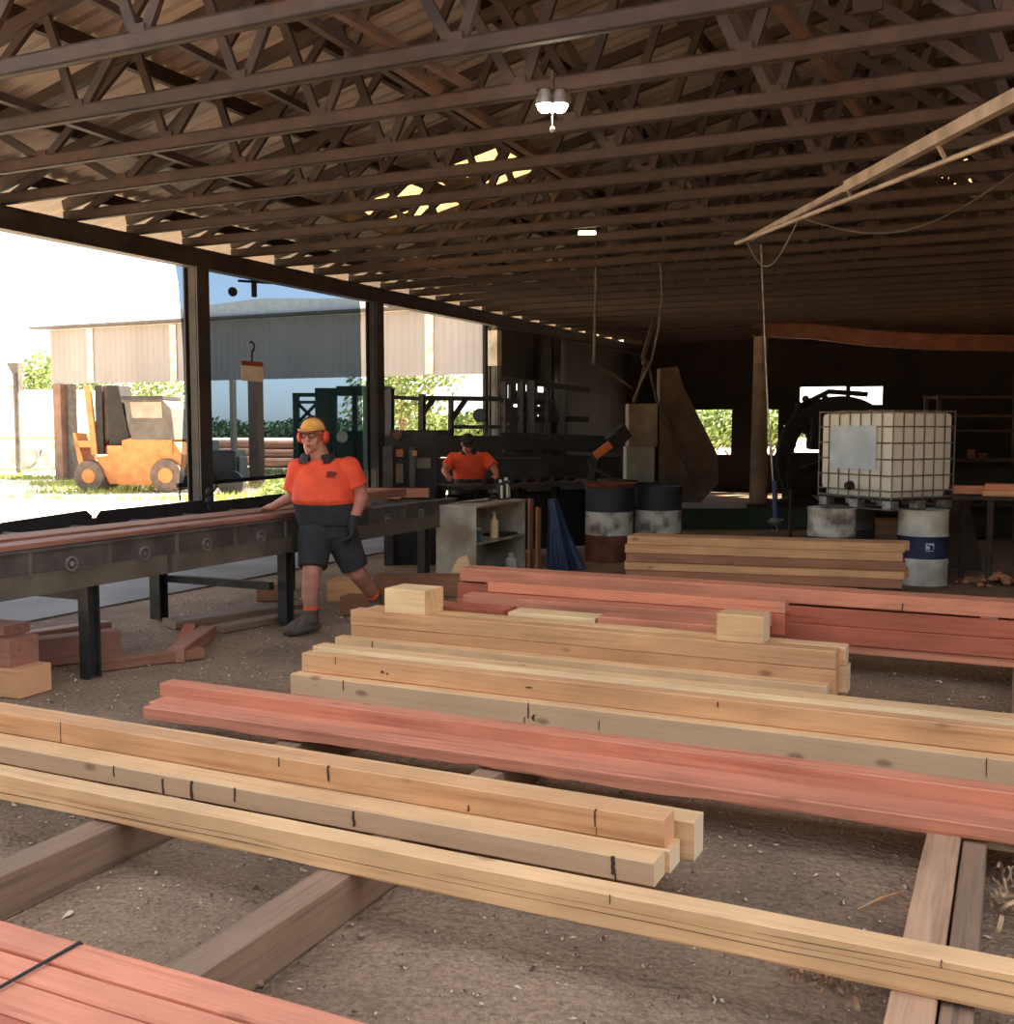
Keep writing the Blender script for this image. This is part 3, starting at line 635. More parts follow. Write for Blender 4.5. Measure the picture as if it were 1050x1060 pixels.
# rag of paper leaning at the foot
b = MB(); b.prism([(cx-.3,cy-.03,.1),(cx-.02,cy-.03,.12),(cx-.1,cy-.02,.33),(cx-.2,cy-.02,.28)], (0,.012,0)); tag(b.build('paper_sheet', CREAM), 'torn cream sheet stuck low on the left side of the cabinet', 'sheet')
# plank leaning right of cabinet
for i, (x, y, l) in enumerate(((549,0,'left'),(557,0,'right'))):
    q = at(x, 590, D=12.2); b = MB(); b.bar((q.x,q.y,0), (q.x-.04,q.y+.1,.8-.1*i), .09, .03, (1,0,0)); tag(b.build('leaning_board', DULL), '%s of two dim boards standing between cabinet and blue tarp' % l, 'board', 'boards by the tarp')
# blue tarp draped over a trestle
q0 = at(577, 590, D=12.3)
def tarp():
    b = MB(); vs = []; fs = []; n, m_ = 80, 18
    ap = Vector((q0.x-.06, q0.y, .78))
    for j in range(m_+1):
        t_ = j/m_
        for k in range(n):
            a = 2*math.pi*k/n; rr = (.075+.20*t_**1.25)*(1+.20*math.sin(a*6+t_*1.2)*(.3+.7*t_)+.09*math.sin(a*13+1)*t_)
            vs.append((ap.x+.16*t_+rr*math.cos(a)*.72, ap.y+rr*math.sin(a)*.9, ap.z*(1-t_)+.01))
    for j in range(m_):
        for k in range(n): k2 = (k+1) % n; fs.append((j*n+k, (j+1)*n+k, (j+1)*n+k2, j*n+k2))
    fs.append(tuple(range(n))); b.add(vs, fs)
    return b.build('tarpaulin', TARP, smooth=True)
tag(tarp(), 'dark blue tarpaulin draped to the floor right of the cabinet', 'tarpaulin')

# ================================================================== DRUMS
def drum(label, x, y, bands, r=.245, h=.765, z=0, group=None, badge=None):
    t = thing('steel_drum', label, 'drum', (x, y, z), group=group)
    for nm, m, a, c in bands:
        b = MB(); pr = []
        n = 8
        for i in range(n+1):
            hh = h*(a+(c-a)*i/n); rb = r+ (.008 if any(abs(hh/h-q) < .018 for q in (.33,.66)) else 0); pr.append((rb, hh))
        if a == 0: pr = [(0,.012),(r-.012,.012),(r-.006,0)]+pr
        if c == 1: pr += [(r+.008,h*.99),(r+.008,h+.006),(r-.006,h+.006),(r-.012,h-.02),(0,h-.02)]
        b.lathe((x,y,z), pr, 40, caps=False); b.build(nm, m, t, smooth=True)
    if badge:
        b = MB(); a0, z0, w_, h_ = badge; sg = 8; vs = []; 
        for i in range(sg+1):
            a = a0-w_/2/r+w_/r*i/sg
            for zz in (z0-h_/2, z0+h_/2): vs.append((x+(r+.004)*math.cos(a), y+(r+.004)*math.sin(a), z+zz))
        b.add(vs, [(2*i,2*i+2,2*i+3,2*i+1) for i in range(sg)])
        lb = b.build('label', LABELW, t)
        b = MB(); a = a0
        for (da, dz, s1, s2) in ((-.05,.02,.02,.012),(.06,.0,.015,.04),(0,-.025,.04,.01)):
            c_ = Vector((x+(r+.006)*math.cos(a+da), y+(r+.006)*math.sin(a+da), z+z0+dz)); tn = Vector((-math.sin(a+da), math.cos(a+da), 0))
            b.prism([c_-tn*s1-Vector((0,0,s2/2)), c_+tn*s1-Vector((0,0,s2/2)), c_+tn*s1+Vector((0,0,s2/2)), c_-tn*s1+Vector((0,0,s2/2))], (.001,-.001,0))
        b.build('label_print', BLK, lb)
    return t
q = at(622, 582, Z=0); DIRTYW = mat('scuffed_white_paint', (196,188,174), (110,96,82), 5, .6, 0, .1, lo=.45, hi=.62)
drum('drum with dark top, scuffed white middle and red bottom bands', q.x, q.y+.28, r=.29, h=.88, bands= (('bottom_band',RUST,0,.36),('middle_band',DIRTYW,.36,.68),('top_band',DNAVY,.68,1)), group='drums by the blue tarp')
drum('dim drum standing right behind the red and white banded one', q.x+.46, q.y+.78, r=.29, h=.88, bands= (('bottom_band',RUST,0,.36),('middle_band',DIRTYW,.36,.68),('top_band',DNAVY,.68,1)), group='drums by the blue tarp')
q = at(622, 505, D=12.9)
b = MB(); b.lathe((q.x+.05,q.y+.2,.89), [(.0,0),(.30,0),(.33,.05),(.31,.05),(.28,.01),(0,.01)], 36, caps=False); tag(b.build('basin', RUST, smooth=True), 'wide rusty red pan lying on the banded drum', 'pan')
# right: drums below the tank
q = at(950, 607, Z=0); dR = (q.x+.02, q.y+.25)
drum('white drum with a dark blue belt and small label, right front under the tank', dR[0], dR[1], (('bottom_band',WHITEP,0,.36),('blue_belt',NAVY,.36,.66),('top_band',WHITEP,.66,1)), badge=(-math.pi/2+.35,.40,.08,.08), group='drums carrying the tank')
uR = Vector((math.cos(YAW), math.sin(YAW), 0)); fR = Vector((-math.sin(YAW), math.cos(YAW), 0))
dL = Vector((dR[0], dR[1], 0))-uR*.87+fR*.25
drum('cream drum under the left end of the tank', dL.x, dL.y, (('bottom_band',NAVY,0,.30),('blue_belt',NAVY,.3,.62),('top_band',DIRTYW,.62,1)), group='drums carrying the tank')
dM = Vector((dR[0], dR[1], 0))-uR*.50+fR*.75
drum('shaded dark grey drum between the two white ones under the tank', dM.x, dM.y, (('bottom_band',DARKM,0,.36),('blue_belt',STEELD,.36,.66),('top_band',STEELG,.66,1)), group='drums carrying the tank')
# ================================================================== IBC TANK
qt = Vector((dR[0], dR[1], 0))-uR*.30+fR*.32
tk = thing('ibc_tank', 'white plastic bulk tank in a wire cage on a pallet, raised on drums', 'tank', (qt.x, qt.y, .773), rz=YAW+.48); tk.scale = (.94,.94,.97)
W2, D2 = .47, .54    # half width / depth in the tank's own frame ; local -Y and +/-X faces towards camera
b = MB(); b.box(-W2+.014, W2-.014, -D2+.014, D2-.014, .19, 1.02, .06); b.box(-W2+.06, W2-.06, -D2+.06, D2-.06, .13, .22, .02); b.box(-.1,.1,-.1,.1,1.02,1.05,.01); b.build('plastic_bottle', IBCW, tk, local=True, smooth=True)
b = MB(); b.box(-W2, W2, -D2, D2, .10, .125)
b.build('tray', DARKM, tk, local=True)
for x in (-W2+.06, 0, W2-.06):
    for y in (-D2+.07, 0, D2-.07):
        b = MB(); b.box(x-.06, x+.06, y-.06, y+.06, .012, .10, .006); b.build('pallet_block', RIM, tk, local=True)
for x in (-W2+.06, 0, W2-.06):
    b = MB(); b.box(x-.05, x+.05, -D2, D2, 0, .014); b.build('pallet_runner', STEELG, tk, local=True)
cage = []
r = .0075
def cg(pts, rr=r): b = MB(); b.tube(pts, rr, 8); b.build('cage_tube', CAGE, tk, local=True)
hz = [.13,.20,.36,.53,.70,.87,1.03]
for z in hz: cg([(-W2,-D2,z),(W2,-D2,z),(W2,D2,z),(-W2,D2,z),(-W2,-D2,z)], .009 if z in (.13,1.03) else r)
for i in range(7):
    x = -W2+2*W2*i/6
    cg([(x,-D2,.11),(x,-D2,1.04)]); cg([(x,D2,.11),(x,D2,1.04)])
for i in range(1,7):
    y = -D2+2*D2*i/7
    cg([(-W2,y,.11),(-W2,y,1.04)]); cg([(W2,y,.11),(W2,y,1.04)])
for y in (-.2,.2): cg([(-W2,y,1.04),(W2,y,1.04)], .01)
b = MB(); b.box(-W2-.012, -W2-.008, -.32, .36, .42, .88); b.build('label_plate', LABELW, tk, local=True)['label'] = 'pale grey blue label plate'
b = MB(); b.lathe((-W2+.03,.05,.24), [(.05,0),(.05,-.05),(.035,-.06),(.035,-.09)], 18, 'x'); b.build('outlet_valve', BLK, tk, local=True)

# ================================================================== TABLE at the right
ta = at(1020, 507, D=11.0); 
t = thing('plank_trestle', 'rusty trestle at the right edge with small rubble at its foot', 'trestle', (ta.x+.3, ta.y+.1, 0))
zt_ = ta.z-.1
for nm, dx, dy in (('leg',.06,-.05),('leg',-.22,.35),('leg',1.0,.0),('leg',1.0,.4)):
    b = MB(); b.tube([(ta.x+dx,ta.y+dy,0),(ta.x+dx,ta.y+dy,zt_)], .035 if dx > 0 else .025, 10); b.build(nm, BROWNJ, t)
b = MB(); b.box(ta.x-.3, ta.x+1.1, ta.y-.1, ta.y-.02, zt_, zt_+.04); b.box(ta.x-.3, ta.x+1.1, ta.y+.32, ta.y+.4, zt_, zt_+.04); b.build('top_rail', BROWNJ, t)
T('short red board end on the trestle, right of the tank', 'boards on the trestle', (ta.x-.32,ta.x-.0), (ta.y+.15,ta.y+.32), (zt_+.042,zt_+.13), RED)
T('brown board on the trestle at the right edge, lower one', 'boards on the trestle', (ta.x-.02,ta.x+1.0), (ta.y-.12,ta.y+.08), (zt_+.042,zt_+.10), PALEB)
T('red board on the trestle at the right edge, upper one', 'boards on the trestle', (ta.x+.0,ta.x+1.0), (ta.y-.08,ta.y+.12), (zt_+.102,zt_+.165), RED)
b = MB()
for k in range(60):
    c = Vector((ta.x+.15+RND.gauss(0,.16), ta.y+RND.gauss(0,.12), .0)); s = RND.uniform(.02,.05); b.ell((c.x,c.y,s*.5+max(0,.1-.5*(c.xy-Vector((ta.x+.15,ta.y))).length)), (s,s*.8,s*.6), 8)
tag(b.build('rubble_heap', DULL), 'small heap of brown rubble at the foot of the trestle', 'rubble', kind='stuff')
# leaning dark sheet behind the right drum
q = at(995, 600, D=12.2); b = MB(); b.prism([(q.x-.15,q.y,0),(q.x+.22,q.y,0),(q.x+.02,q.y+.1,.95),(q.x-.15,q.y+.1,.95)], (0,.02,0)); tag(b.build('leaning_sheet', BROWNJ), 'dark brown sheet leaning behind the blue belted drum', 'sheet')
# dark shelf rack
q = at(1010, 560, D=14.5)
t = thing('shelf_rack', 'dark open shelf rack behind the trestle at the right', 'rack', (q.x, q.y, 0), rz=YAW)
for x in (-.55,.75):
    for y in (0,.45): b = MB(); b.box(x-.025,x+.025,y-.025,y+.025,0,2.05); b.build('upright', BROWNJ, t, local=True)
for z in (.55,1.15,1.55,1.75,2.0): b = MB(); b.box(-.55,.75,-.02,.47,z,z+.035); b.build('shelf_board', BROWNJ, t, local=True)
b = MB(); b.box(-.5,.7,.42,.44,.1,1.1); b.build('back_panel', DARKM, t, local=True)
for k, (dx, z, l) in enumerate(((-.05,1.185,'left'),(.1,1.185,'right'))):
    w = q+uR*dx+fR*.1; b = MB(); b.box(w.x-.05,w.x+.05,w.y-.05,w.y+.05,z,z+.13-.05*k,.01); tag(b.build('tin_box', RUST), '%s of two small rusty tins on the dark rack' % l, 'tin', 'tins on the rack')
# low green barrier walls far back
for (x0,x1,y0,y1,D,l) in ((680,848,526,549,17.0,'left of the tank'),(986,1052,533,556,15.6,'right of the tank')):
    a_, c_ = at(x0,y1,D=D), at(x1,y1,D=D); b = MB(); zt2 = at(x0,y0,D=D).z
    b.bar((a_.x,a_.y,zt2/2),(c_.x,c_.y,zt2/2), .06, zt2-.004); tag(b.build('low_barrier', mat('dull_green_paint_%d' % x0, (52,66,48), (38,50,36), 3, .8)), 'low dull green barrier board far back, %s' % l, 'barrier', 'green barriers')
# hose stand / tap post in front of it
q = at(800, 560, D=12.0)
t = thing('chain_hoist', 'hoist line with a hook block hanging down before the white post', 'hoist', (q.x, q.y, .4))
q1 = at(788, 254, D=12.0); q2 = at(795, 420, D=12.0); q3 = at(803, 535, D=12.0)
b = MB(); b.tube([q1,q2,q3], .009, 8); b.build('hoist_cable', RIM, t)
b = MB(); b.tube([at(802,497,D=12),at(803,536,D=12)], .03, 12); b.build('cable_sleeve', NAVY, t)
b = MB(); b.ell(q3+Vector((0,0,-.05)), (.07,.04,.05)); b.tube([q3+Vector((-.09,0,-.06)),q3+Vector((.09,0,-.03))], .015); b.tube([q3+Vector((0,0,-.08)),q3+Vector((.03,0,-.14)),q3+Vector((0,0,-.19)),q3+Vector((-.04,0,-.16))], .012); b.build('hook_block', STEELG, t)
q = at(818, 556, D=13.0); b = MB(); b.tube([(q.x,q.y,0),(q.x,q.y,.86)], .022); b.tube([(q.x,q.y,.78),(q.x-.2,q.y,.70)], .015); tag(b.build('pipe_stand', BROWNJ), 'thin dim standpipe left of the tank', 'pipe')

# ================================================================== JIB BOOM overhead, ropes
Zj = 3.28
J0, J1 = at(777,247,Z=Zj), at(1052,100,Z=Zj)
dj = J1-J0; J1x = J0+dj*1.3
t = thing('hoist_boom', 'long pale grey boom slanting overhead at the upper right', 'boom', tuple(J1x))
b = MB(); b.bar(J0, J0+dj*.55, .035, .045); b.build('boom_tip', PALEST, t)
b = MB(); b.bar(J0+dj*.5, J1x, .055, .075); b.build('boom_arm', PALEST, t)
K0, K1 = at(762,252,Z=Zj-.1), at(1052,138,Z=Zj-.12); dk = K1-K0
b = MB(); b.tube([K0, K0+dk*1.3], .017, 10); b.build('lower_rod', PALEST, t)
b = MB(); b.bar(J1x-dj*.02, J1x-dj*.02+Vector((0,0,.75)), .04, .04, (1,0,0)); b.build('mounting_strut', PALEST, t)
b = MB(); b.bar(J1x-dj*.02, K0+dk*1.28, .03, .03); b.build('mounting_strut', PALEST, t)
for s in (.05,.5,.8):
    b = MB(); b.bar(J0+dj*s, K0+dk*(s+.03), .018, .018); b.build('hanger', PALEST, t)
for s, l in ((0,0),):
    b = MB(); P0 = K0+dk*.06; P1 = K0+dk*.32; b.tube([P0+(P1-P0)*u+Vector((0,0,-.28*math.sin(math.pi*u)*(1.2-u*.4))) for u in [i/14 for i in range(15)]], .007, 6); b.build('cable_loop', STEELG, t)
P0 = K0+dk*.33; P1 = at(1052,178,Z=3.4); b = MB(); b.tube([P0+(P1-P0)*u+Vector((0,0,-.25*math.sin(math.pi*u))) for u in [i/14 for i in range(15)]], .007, 6); tag(b.build('hanging_cable', STEELG), 'thin slack cable sagging below the boom to the right edge', 'cable')
# lamp
lq = at(572,108,Z=3.56)
t = thing('ceiling_lamp', 'lit twin high-bay lamp hanging below the trusses', 'lamp', (lq.x, lq.y, 3.56))
for s in (-1,1):
    c = lq+uR*.045*s; 
    b = MB(); b.lathe((c.x,c.y,3.555), [(.0,.09),(.03,.09),(.055,.03),(.056,0),(.05,0),(.03,.02),(0,.02)], 24, caps=False); b.build('lamp_housing', RIM, t, smooth=True)
    b = MB(); b.lathe((c.x,c.y,3.562), [(.048,0),(.046,-.02),(.036,-.04),(.02,-.05),(0,-.053)], 24, caps=False); b.build('lamp_lens', LAMP, t)
b = MB(); b.bar(lq+Vector((0,0,.08)), lq+Vector((0,0,.2)), .02, .02); b.bar(lq-uR*.1+Vector((0,0,.09)), lq+uR*.1+Vector((0,0,.09)), .03, .015); b.build('bracket', BROWNJ, t)
c = at(573,134,Z=3.42); c = Vector((lq.x,lq.y,3.41)); b = MB(); b.tube([c+Vector((0,0,.14)),c], .004, 6); b.ell(c, (.016,.016,.02)); b.build('pull_weight', RIM, t)
q = at(608,241,Z=3.68); b = MB(); b.bar(q-uR*.09, q+uR*.09, .03, .03); tag(b.build('strip_light', emis('strip_lamp_lit',(255,236,190),8)), 'small lit strip lamp far back under the trusses', 'lamp')
# far hanging pipes and ropes
def rope(pts, r, label, m=BROWNJ, kind='hanging_rope', cat='rope'): b = MB(); b.tube(pts, r, 8); return tag(b.build(kind, m), label, cat)
rope([at(618,222,D=14),at(617,300,D=14),at(615,378,D=14)], .022, 'thin vertical pipe hanging down in the gloom at mid picture', STEELG, 'hanging_pipe', 'pipe')
rope([at(x,y,D=14) for x,y in ((674,245),(684,275),(686,305),(682,340),(675,372),(664,395),(655,415))], .016, 'curved hose hanging right of the vertical pipe', STEELG, 'hanging_hose', 'hose')
rope([at(612,377,D=14.2),at(635,388,D=14.2),at(655,402,D=14.2)], .02, 'dim rod slanting from the pipe foot to the chute', BROWNJ, 'slanting_rod', 'rod')

# ================================================================== WHITE POST AND GANTRY
q = at(785,525,Z=0)
t = thing('gantry', 'leaning pale post carrying a long rusty beam to the right', 'gantry', (q.x,q.y,0))
tp = at(789,346,D=q.dot(Fv)); tp = at(788,347,D=(q-Vector((0,0,EYE))).dot(Fv))
b = MB(); b.tube([(q.x,q.y,0),tuple(q+(tp-q)*.5),tuple(tp)], [.19,.16,.14], 16); b.build('post', mat('pale_dusty_pipe',(176,150,128),(138,112,92),3,.7), t)
b = MB(); b.lathe((q.x,q.y,0), [(.24,0),(.24,.06),(.2,.08)], 20); b.build('foot_ring', BROWNJ, t)
Dg = (tp-Vector((0,0,EYE))).dot(Fv)
pts = [at(779,340,D=Dg),at(840,343,D=Dg*.98),at(900,350,D=Dg*.96),at(960,354,D=Dg*.94),at(1060,356,D=Dg*.92)]
b = MB()
for i in range(4): b.ibeam(pts[i], pts[i+1]+(pts[i+1]-pts[i]).normalized()*.03, .2, .30, (0,0,1), .03); b.bar(pts[i], pts[i+1], .05, .26)
b.build('beam', mat('rusty_gantry_beam',(132,78,54),(98,58,42),3,.8,0,.15), t)
b = MB(); b.lathe(tuple(tp+Vector((-.05,-.1,.05))), [(.09,0),(.09,-.15)], 14, 'y'); b.build('beam_hook', BROWNJ, t)
q2 = pts[4]; b = MB(); b.tube([(q2.x,q2.y,0),(q2.x,q2.y,q2.z-.1)], .15, 14); b.build('post', BROWNJ, t)
# ================================================================== SAWMILL WHEEL
wc = at(868,474,D=19.5)
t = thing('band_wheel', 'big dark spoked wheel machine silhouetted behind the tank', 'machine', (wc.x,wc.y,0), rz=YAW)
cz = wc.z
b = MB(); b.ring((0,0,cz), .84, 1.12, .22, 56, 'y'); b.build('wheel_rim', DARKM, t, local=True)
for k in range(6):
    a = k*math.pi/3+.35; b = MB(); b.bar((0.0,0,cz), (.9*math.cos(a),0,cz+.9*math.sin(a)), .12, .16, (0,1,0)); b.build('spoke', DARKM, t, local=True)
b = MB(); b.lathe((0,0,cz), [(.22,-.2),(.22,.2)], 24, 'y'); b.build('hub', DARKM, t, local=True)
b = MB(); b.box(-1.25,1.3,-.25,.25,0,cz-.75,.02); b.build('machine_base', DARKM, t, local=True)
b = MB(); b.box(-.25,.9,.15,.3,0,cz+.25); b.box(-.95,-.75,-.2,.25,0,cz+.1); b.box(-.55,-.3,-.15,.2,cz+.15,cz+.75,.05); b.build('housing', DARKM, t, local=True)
b = MB()
for k in range(8): a = .6+.25*k; b.ell((-.75+.12*k,-.05,cz+.95+.12*math.sin(k*1.9)), (.07,.07,.07), 10)
b.tube([(-.9,0,cz+.6),(-.7,0,cz+.95),(-.2,0,cz+1.2),(.5,0,cz+1.15)], .05); b.build('hose_bundle', DARKM, t, local=True)
# ================================================================== CHUTE MACHINE mid back
q = at(665,520,D=15)
t = thing('hopper_machine', 'tall dusty sawing machine with two grey panels and a slanting chute', 'machine', (q.x,q.y,0), rz=YAW)
o_ = Vector((q.x,q.y,0))
def lp(x, y, dy=0):   # local coords in the machine's frame from photo measure
    p = at(x, y, D=15)-o_; return Vector((p.dot(uR), dy, p.z))
a_, c_ = lp(650,462), lp(680,418)
PANB = mat('grimy_panel', (120,104,86), (86,72,58), 4, .8, 0, .1); PANG = mat('grey_panel', (128,126,112), (104,100,88), 4, .75, 0, .1)
b = MB(); b.box(a_.x, c_.x, -.02, .4, a_.z, c_.z, .01); b.build('upper_panel', PANB, t, local=True)
a_, c_ = lp(648,499), lp(677,462)
b = MB(); b.box(a_.x, c_.x, -.03, .4, a_.z, c_.z-.003, .01); b.build('lower_panel', PANG, t, local=True)
b = MB(); b.box(a_.x-.02, a_.x+.75, 0, .5, 0, a_.z-.003, .01); b.build('base', DARKM, t, local=True)
m_ = []
b = MB(); b.prism([lp(682,382),lp(700,380),lp(706,400),lp(742,470),lp(744,500),lp(726,520),lp(682,520)], (0,.3,0)); b.build('chute', mat('chute_dusty_brown',(88,66,48),(62,46,34),3,.85,0,.2), t, local=True)
b = MB(); b.bar(lp(682,425,-.06), lp(722,505,-.06), .05, .12, (0,1,0)); b.build('chute_rail', BROWNJ, t, local=True)
b = MB(); b.bar(lp(668,372,-.02), lp(656,418,-.02), .03, .05, (0,1,0)); b.bar(lp(668,372,-.02), lp(680,418,-.02), .03, .05, (0,1,0)); b.build('a_frame', BROWNJ, t, local=True)
b = MB(); b.bar(lp(664,372,0), lp(676,330,0), .05, .09, (0,1,0)); b.ell(lp(666,376,-.05),(.05,.05,.05)); b.build('head_pulley', BROWNJ, t, local=True)
b = MB(); b.bar(lp(706,495,-.1), lp(694,545,-.1), .04, .06, (0,1,0)); b.bar(lp(698,520,-.1), lp(715,548,-.1), .04, .06, (0,1,0)); b.bar(lp(690,500,-.1), lp(688,545,-.1), .05, .08, (0,1,0)); b.build('support_strut', BROWNJ, t, local=True)
# long dark bench behind
b0, b1 = at(452,502,D=12.9), at(648,496,D=14.5)
t = thing('saw_bench', 'long greasy dark bench running behind the cabinet and drums', 'bench', (b0.x,b0.y,0))
b = MB(); b.bar((b0.x,b0.y,b0.z-.03),(b1.x,b1.y,b0.z-.03), .5, .05); b.build('bench_top', BROWNJ, t)
d = (b1-b0); 
for s in (.02,.2,.4,.6,.8,.98):
    p = b0+d*s; b = MB(); b.bar((p.x,p.y,0),(p.x,p.y,b0.z-.06), .12, .08, (1,0,0)); b.build('leg', DARKM, t)
b = MB(); p, q_ = b0+d*.02, b1; b.bar((p.x,p.y+.15,.42),(q_.x,q_.y+.15,.42), .03, .75); b.build('apron', DARKM, t)
for s in (.25,.32,.39,.46,.53,.6,.68):
    p = b0+d*s; b = MB(); b.lathe((p.x,p.y,b0.z+.03), [(.035,-.12),(.035,.12)], 12, 'y'); b.build('bench_roller', DARKM, t)
# machines behind the worker: control console and upright frame, gauge, boxes
q = at(420,560,D=12.6)
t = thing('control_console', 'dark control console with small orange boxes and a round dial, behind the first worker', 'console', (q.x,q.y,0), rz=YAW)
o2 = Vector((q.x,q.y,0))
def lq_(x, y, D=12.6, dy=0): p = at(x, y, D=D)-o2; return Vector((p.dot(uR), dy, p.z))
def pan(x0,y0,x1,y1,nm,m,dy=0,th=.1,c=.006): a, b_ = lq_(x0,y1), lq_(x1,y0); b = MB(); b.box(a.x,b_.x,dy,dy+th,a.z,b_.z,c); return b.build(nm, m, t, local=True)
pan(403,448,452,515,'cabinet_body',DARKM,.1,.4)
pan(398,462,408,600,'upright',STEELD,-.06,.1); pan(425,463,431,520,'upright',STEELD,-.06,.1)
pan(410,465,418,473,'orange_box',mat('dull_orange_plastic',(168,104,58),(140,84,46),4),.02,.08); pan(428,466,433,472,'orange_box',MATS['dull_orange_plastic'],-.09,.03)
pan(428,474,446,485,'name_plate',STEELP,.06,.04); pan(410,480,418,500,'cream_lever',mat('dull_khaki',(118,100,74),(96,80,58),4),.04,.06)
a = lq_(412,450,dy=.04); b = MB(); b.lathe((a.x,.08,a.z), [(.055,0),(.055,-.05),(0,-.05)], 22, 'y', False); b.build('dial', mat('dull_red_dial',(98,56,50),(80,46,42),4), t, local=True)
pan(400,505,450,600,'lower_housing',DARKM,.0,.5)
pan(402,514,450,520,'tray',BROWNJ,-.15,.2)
off('dull red board on the console tray left', tuple((at(392,512,D=12.2)).xy), .5,.2,.12, YAW, RED, at(392,512,D=12.2).z-.05, 'boards on the console tray')
off('dull brown board on the console tray right', tuple((at(424,511,D=12.2)).xy), .45,.18,.10, YAW, DULL, at(424,511,D=12.2).z-.04, 'boards on the console tray')
# orange arm in the dark
p0, p1 = at(616,472,D=14), at(632,460,D=14)
t = thing('feed_arm', 'dark feed arm with orange guard in the gloom right of the bent worker', 'arm', tuple(p0))
b = MB(); b.bar(p0, p1, .06, .1, (0,0,1)); b.build('orange_guard', mat('orange_guard_paint',(190,98,36),(160,76,26),6), t)
b = MB(); b.tube([at(609,475,D=14),at(612,483,D=14),at(640,499,D=14)], .02); b.build('rod', BROWNJ, t)
b = MB(); b.bar(p1, at(648,445,D=14.1), .12, .2); b.bar(p0+Vector((0,.1,0)), at(612,500,D=14.1), .1, .1, (1,0,0)); b.build('arm', DARKM, t)
# portal frame with angled corners, outside left of the white-topped post
def frame_thing(name, label, cat, D, bars, m=DARKM, grp=None):
    c = at(bars[0][1], bars[0][2], D=D); t = thing(name, label, cat, (c.x,c.y,0))
    for (nm, x0,y0,x1,y1,w,*dd) in bars:
        b = MB(); dd = dd[0] if dd else 0
        b.bar(at(x0,y0,D=D+dd), at(x1,y1,D=D+dd), w, w, (0,0,1)); b.build(nm, m, t)
    return t
frame_thing('loading_frame', 'dark steel loading frame silhouetted against the yard, left of the white-topped post', 'frame', 17.5,
  [('leg',404,402,404,560,.10),('leg',437,408,437,560,.09),('leg',467,410,467,560,.07),('leg',400,402,400,560,.04),
   ('top_rail',398,402,406,402,.06),('top_rail',404,411,437,413,.06),('top_rail',437,412,520,413,.08),('lower_rail',404,449,466,449,.12),('lower_rail',466,442,520,442,.06),('lower_rail',398,462,520,462,.35),
   ('corner_brace',437,429,450,412,.09),('corner_brace',467,435,482,414,.09),('lattice',398,405,406,417,.03),('lattice',406,417,398,430,.03),('lattice',398,430,406,443,.03),('lattice',406,443,398,456,.03),('lower_rail',398,490,560,490,.5)])
b = MB(); w_ = at(498,430,D=18.2); b.lathe(tuple(w_), [(.12,0),(.12,-.06)], 22, 'y'); tag(b.build('wheel_disc', BLK), 'small dark round disc in the yard gap beside the white-topped post', 'disc')
# machinery lattice right of white post
t = frame_thing('machine_lattice', 'dense dark lattice of machinery between the two far eave posts', 'machine', 19.5,
  [('upright',522,395,522,520,.10),('upright',540,395,540,520,.12),('upright',551,395,551,520,.16),('upright',566,405,566,520,.10),('upright',583,405,583,520,.14),
   ('cross_rail',518,392,610,404,.10),('cross_rail',518,415,575,417,.10),('cross_rail',518,423,575,425,.07),('cross_rail',518,434,610,434,.10),('cross_rail',518,456,640,460,.3),('cross_rail',518,480,640,484,.4)])
# green mast machine behind the screen
q = at(372,560,D=18.5)
t = thing('green_frame_machine', 'dark green machine with a lattice mast, seen through the mesh screen', 'machine', (q.x,q.y,0), rz=YAW)
o2 = Vector((q.x,q.y,0))
def bx(x0,y0,x1,y1,nm,m=GREEN,dy=0,th=.15): a, b_ = lq_(x0,y1,18.5), lq_(x1,y0,18.5); b = MB(); b.box(a.x,b_.x,dy,dy+th,a.z,b_.z,.01); return b.build(nm, m, t, local=True)
bx(305,408,311,560,'mast_leg'); bx(305,407,330,411,'mast_top'); bx(311,415,328,418,'mast_rung'); bx(328,402,345,560,'column',th=.3); bx(345,402,350,560,'column'); bx(350,400,382,410,'head_beam',th=.3)
bx(366,402,371,560,'column'); bx(350,446,382,560,'lower_panel',th=.2); bx(310,445,330,560,'lower_panel',dy=.1,th=.2); bx(377,402,381,450,'column')
b = MB(); b.bar(lq_(311,419,18.5,.07), lq_(328,436,18.5,.07), .05,.06,(0,1,0)); b.bar(lq_(328,419,18.5,.07), lq_(311,436,18.5,.07), .05,.06,(0,1,0)); b.build('mast_lattice', GREEN, t, local=True)
a = lq_(356,452,18.5,-.03); b = MB(); b.lathe((a.x,-.02,a.z), [(.1,0),(.1,-.04),(0,-.04)], 24, 'y', False); b.build('round_lamp', mat('cream_disc',(236,220,180),(210,190,150),6), t, local=True)

# ================================================================== MESH SCREEN
Ys, Ye = 9.86, 13.85; XS = EAVE-.22
b = MB(); vs = []; fs = []; nu, nv = 60, 40
def zb_(u): return .93+.06*u
for j in range(nv+1):
    for i in range(nu+1):
        u, v = i/nu, j/nv
        ex = .10*math.sin(math.pi*v)*(1-u)**4       # the free edge bellies in a little
        y = Ys+ex+(Ye-Ys)*u; z = zb_(u)+(3.56-zb_(u))*v
        vs.append((XS+.02*math.sin(u*9+v*2)+.008*math.sin(v*30)*(v > .85), y, z))
for j in range(nv):
    for i in range(nu): a = j*(nu+1)+i; fs.append((a, a+1, a+nu+2, a+nu+1))
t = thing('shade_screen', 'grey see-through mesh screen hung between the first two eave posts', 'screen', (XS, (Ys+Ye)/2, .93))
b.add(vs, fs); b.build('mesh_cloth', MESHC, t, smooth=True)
b = MB(); b.bar((XS,Ys-.03,.92),(XS,Ye,.98), .035,.05); b.build('bottom_batten', BLK, t)
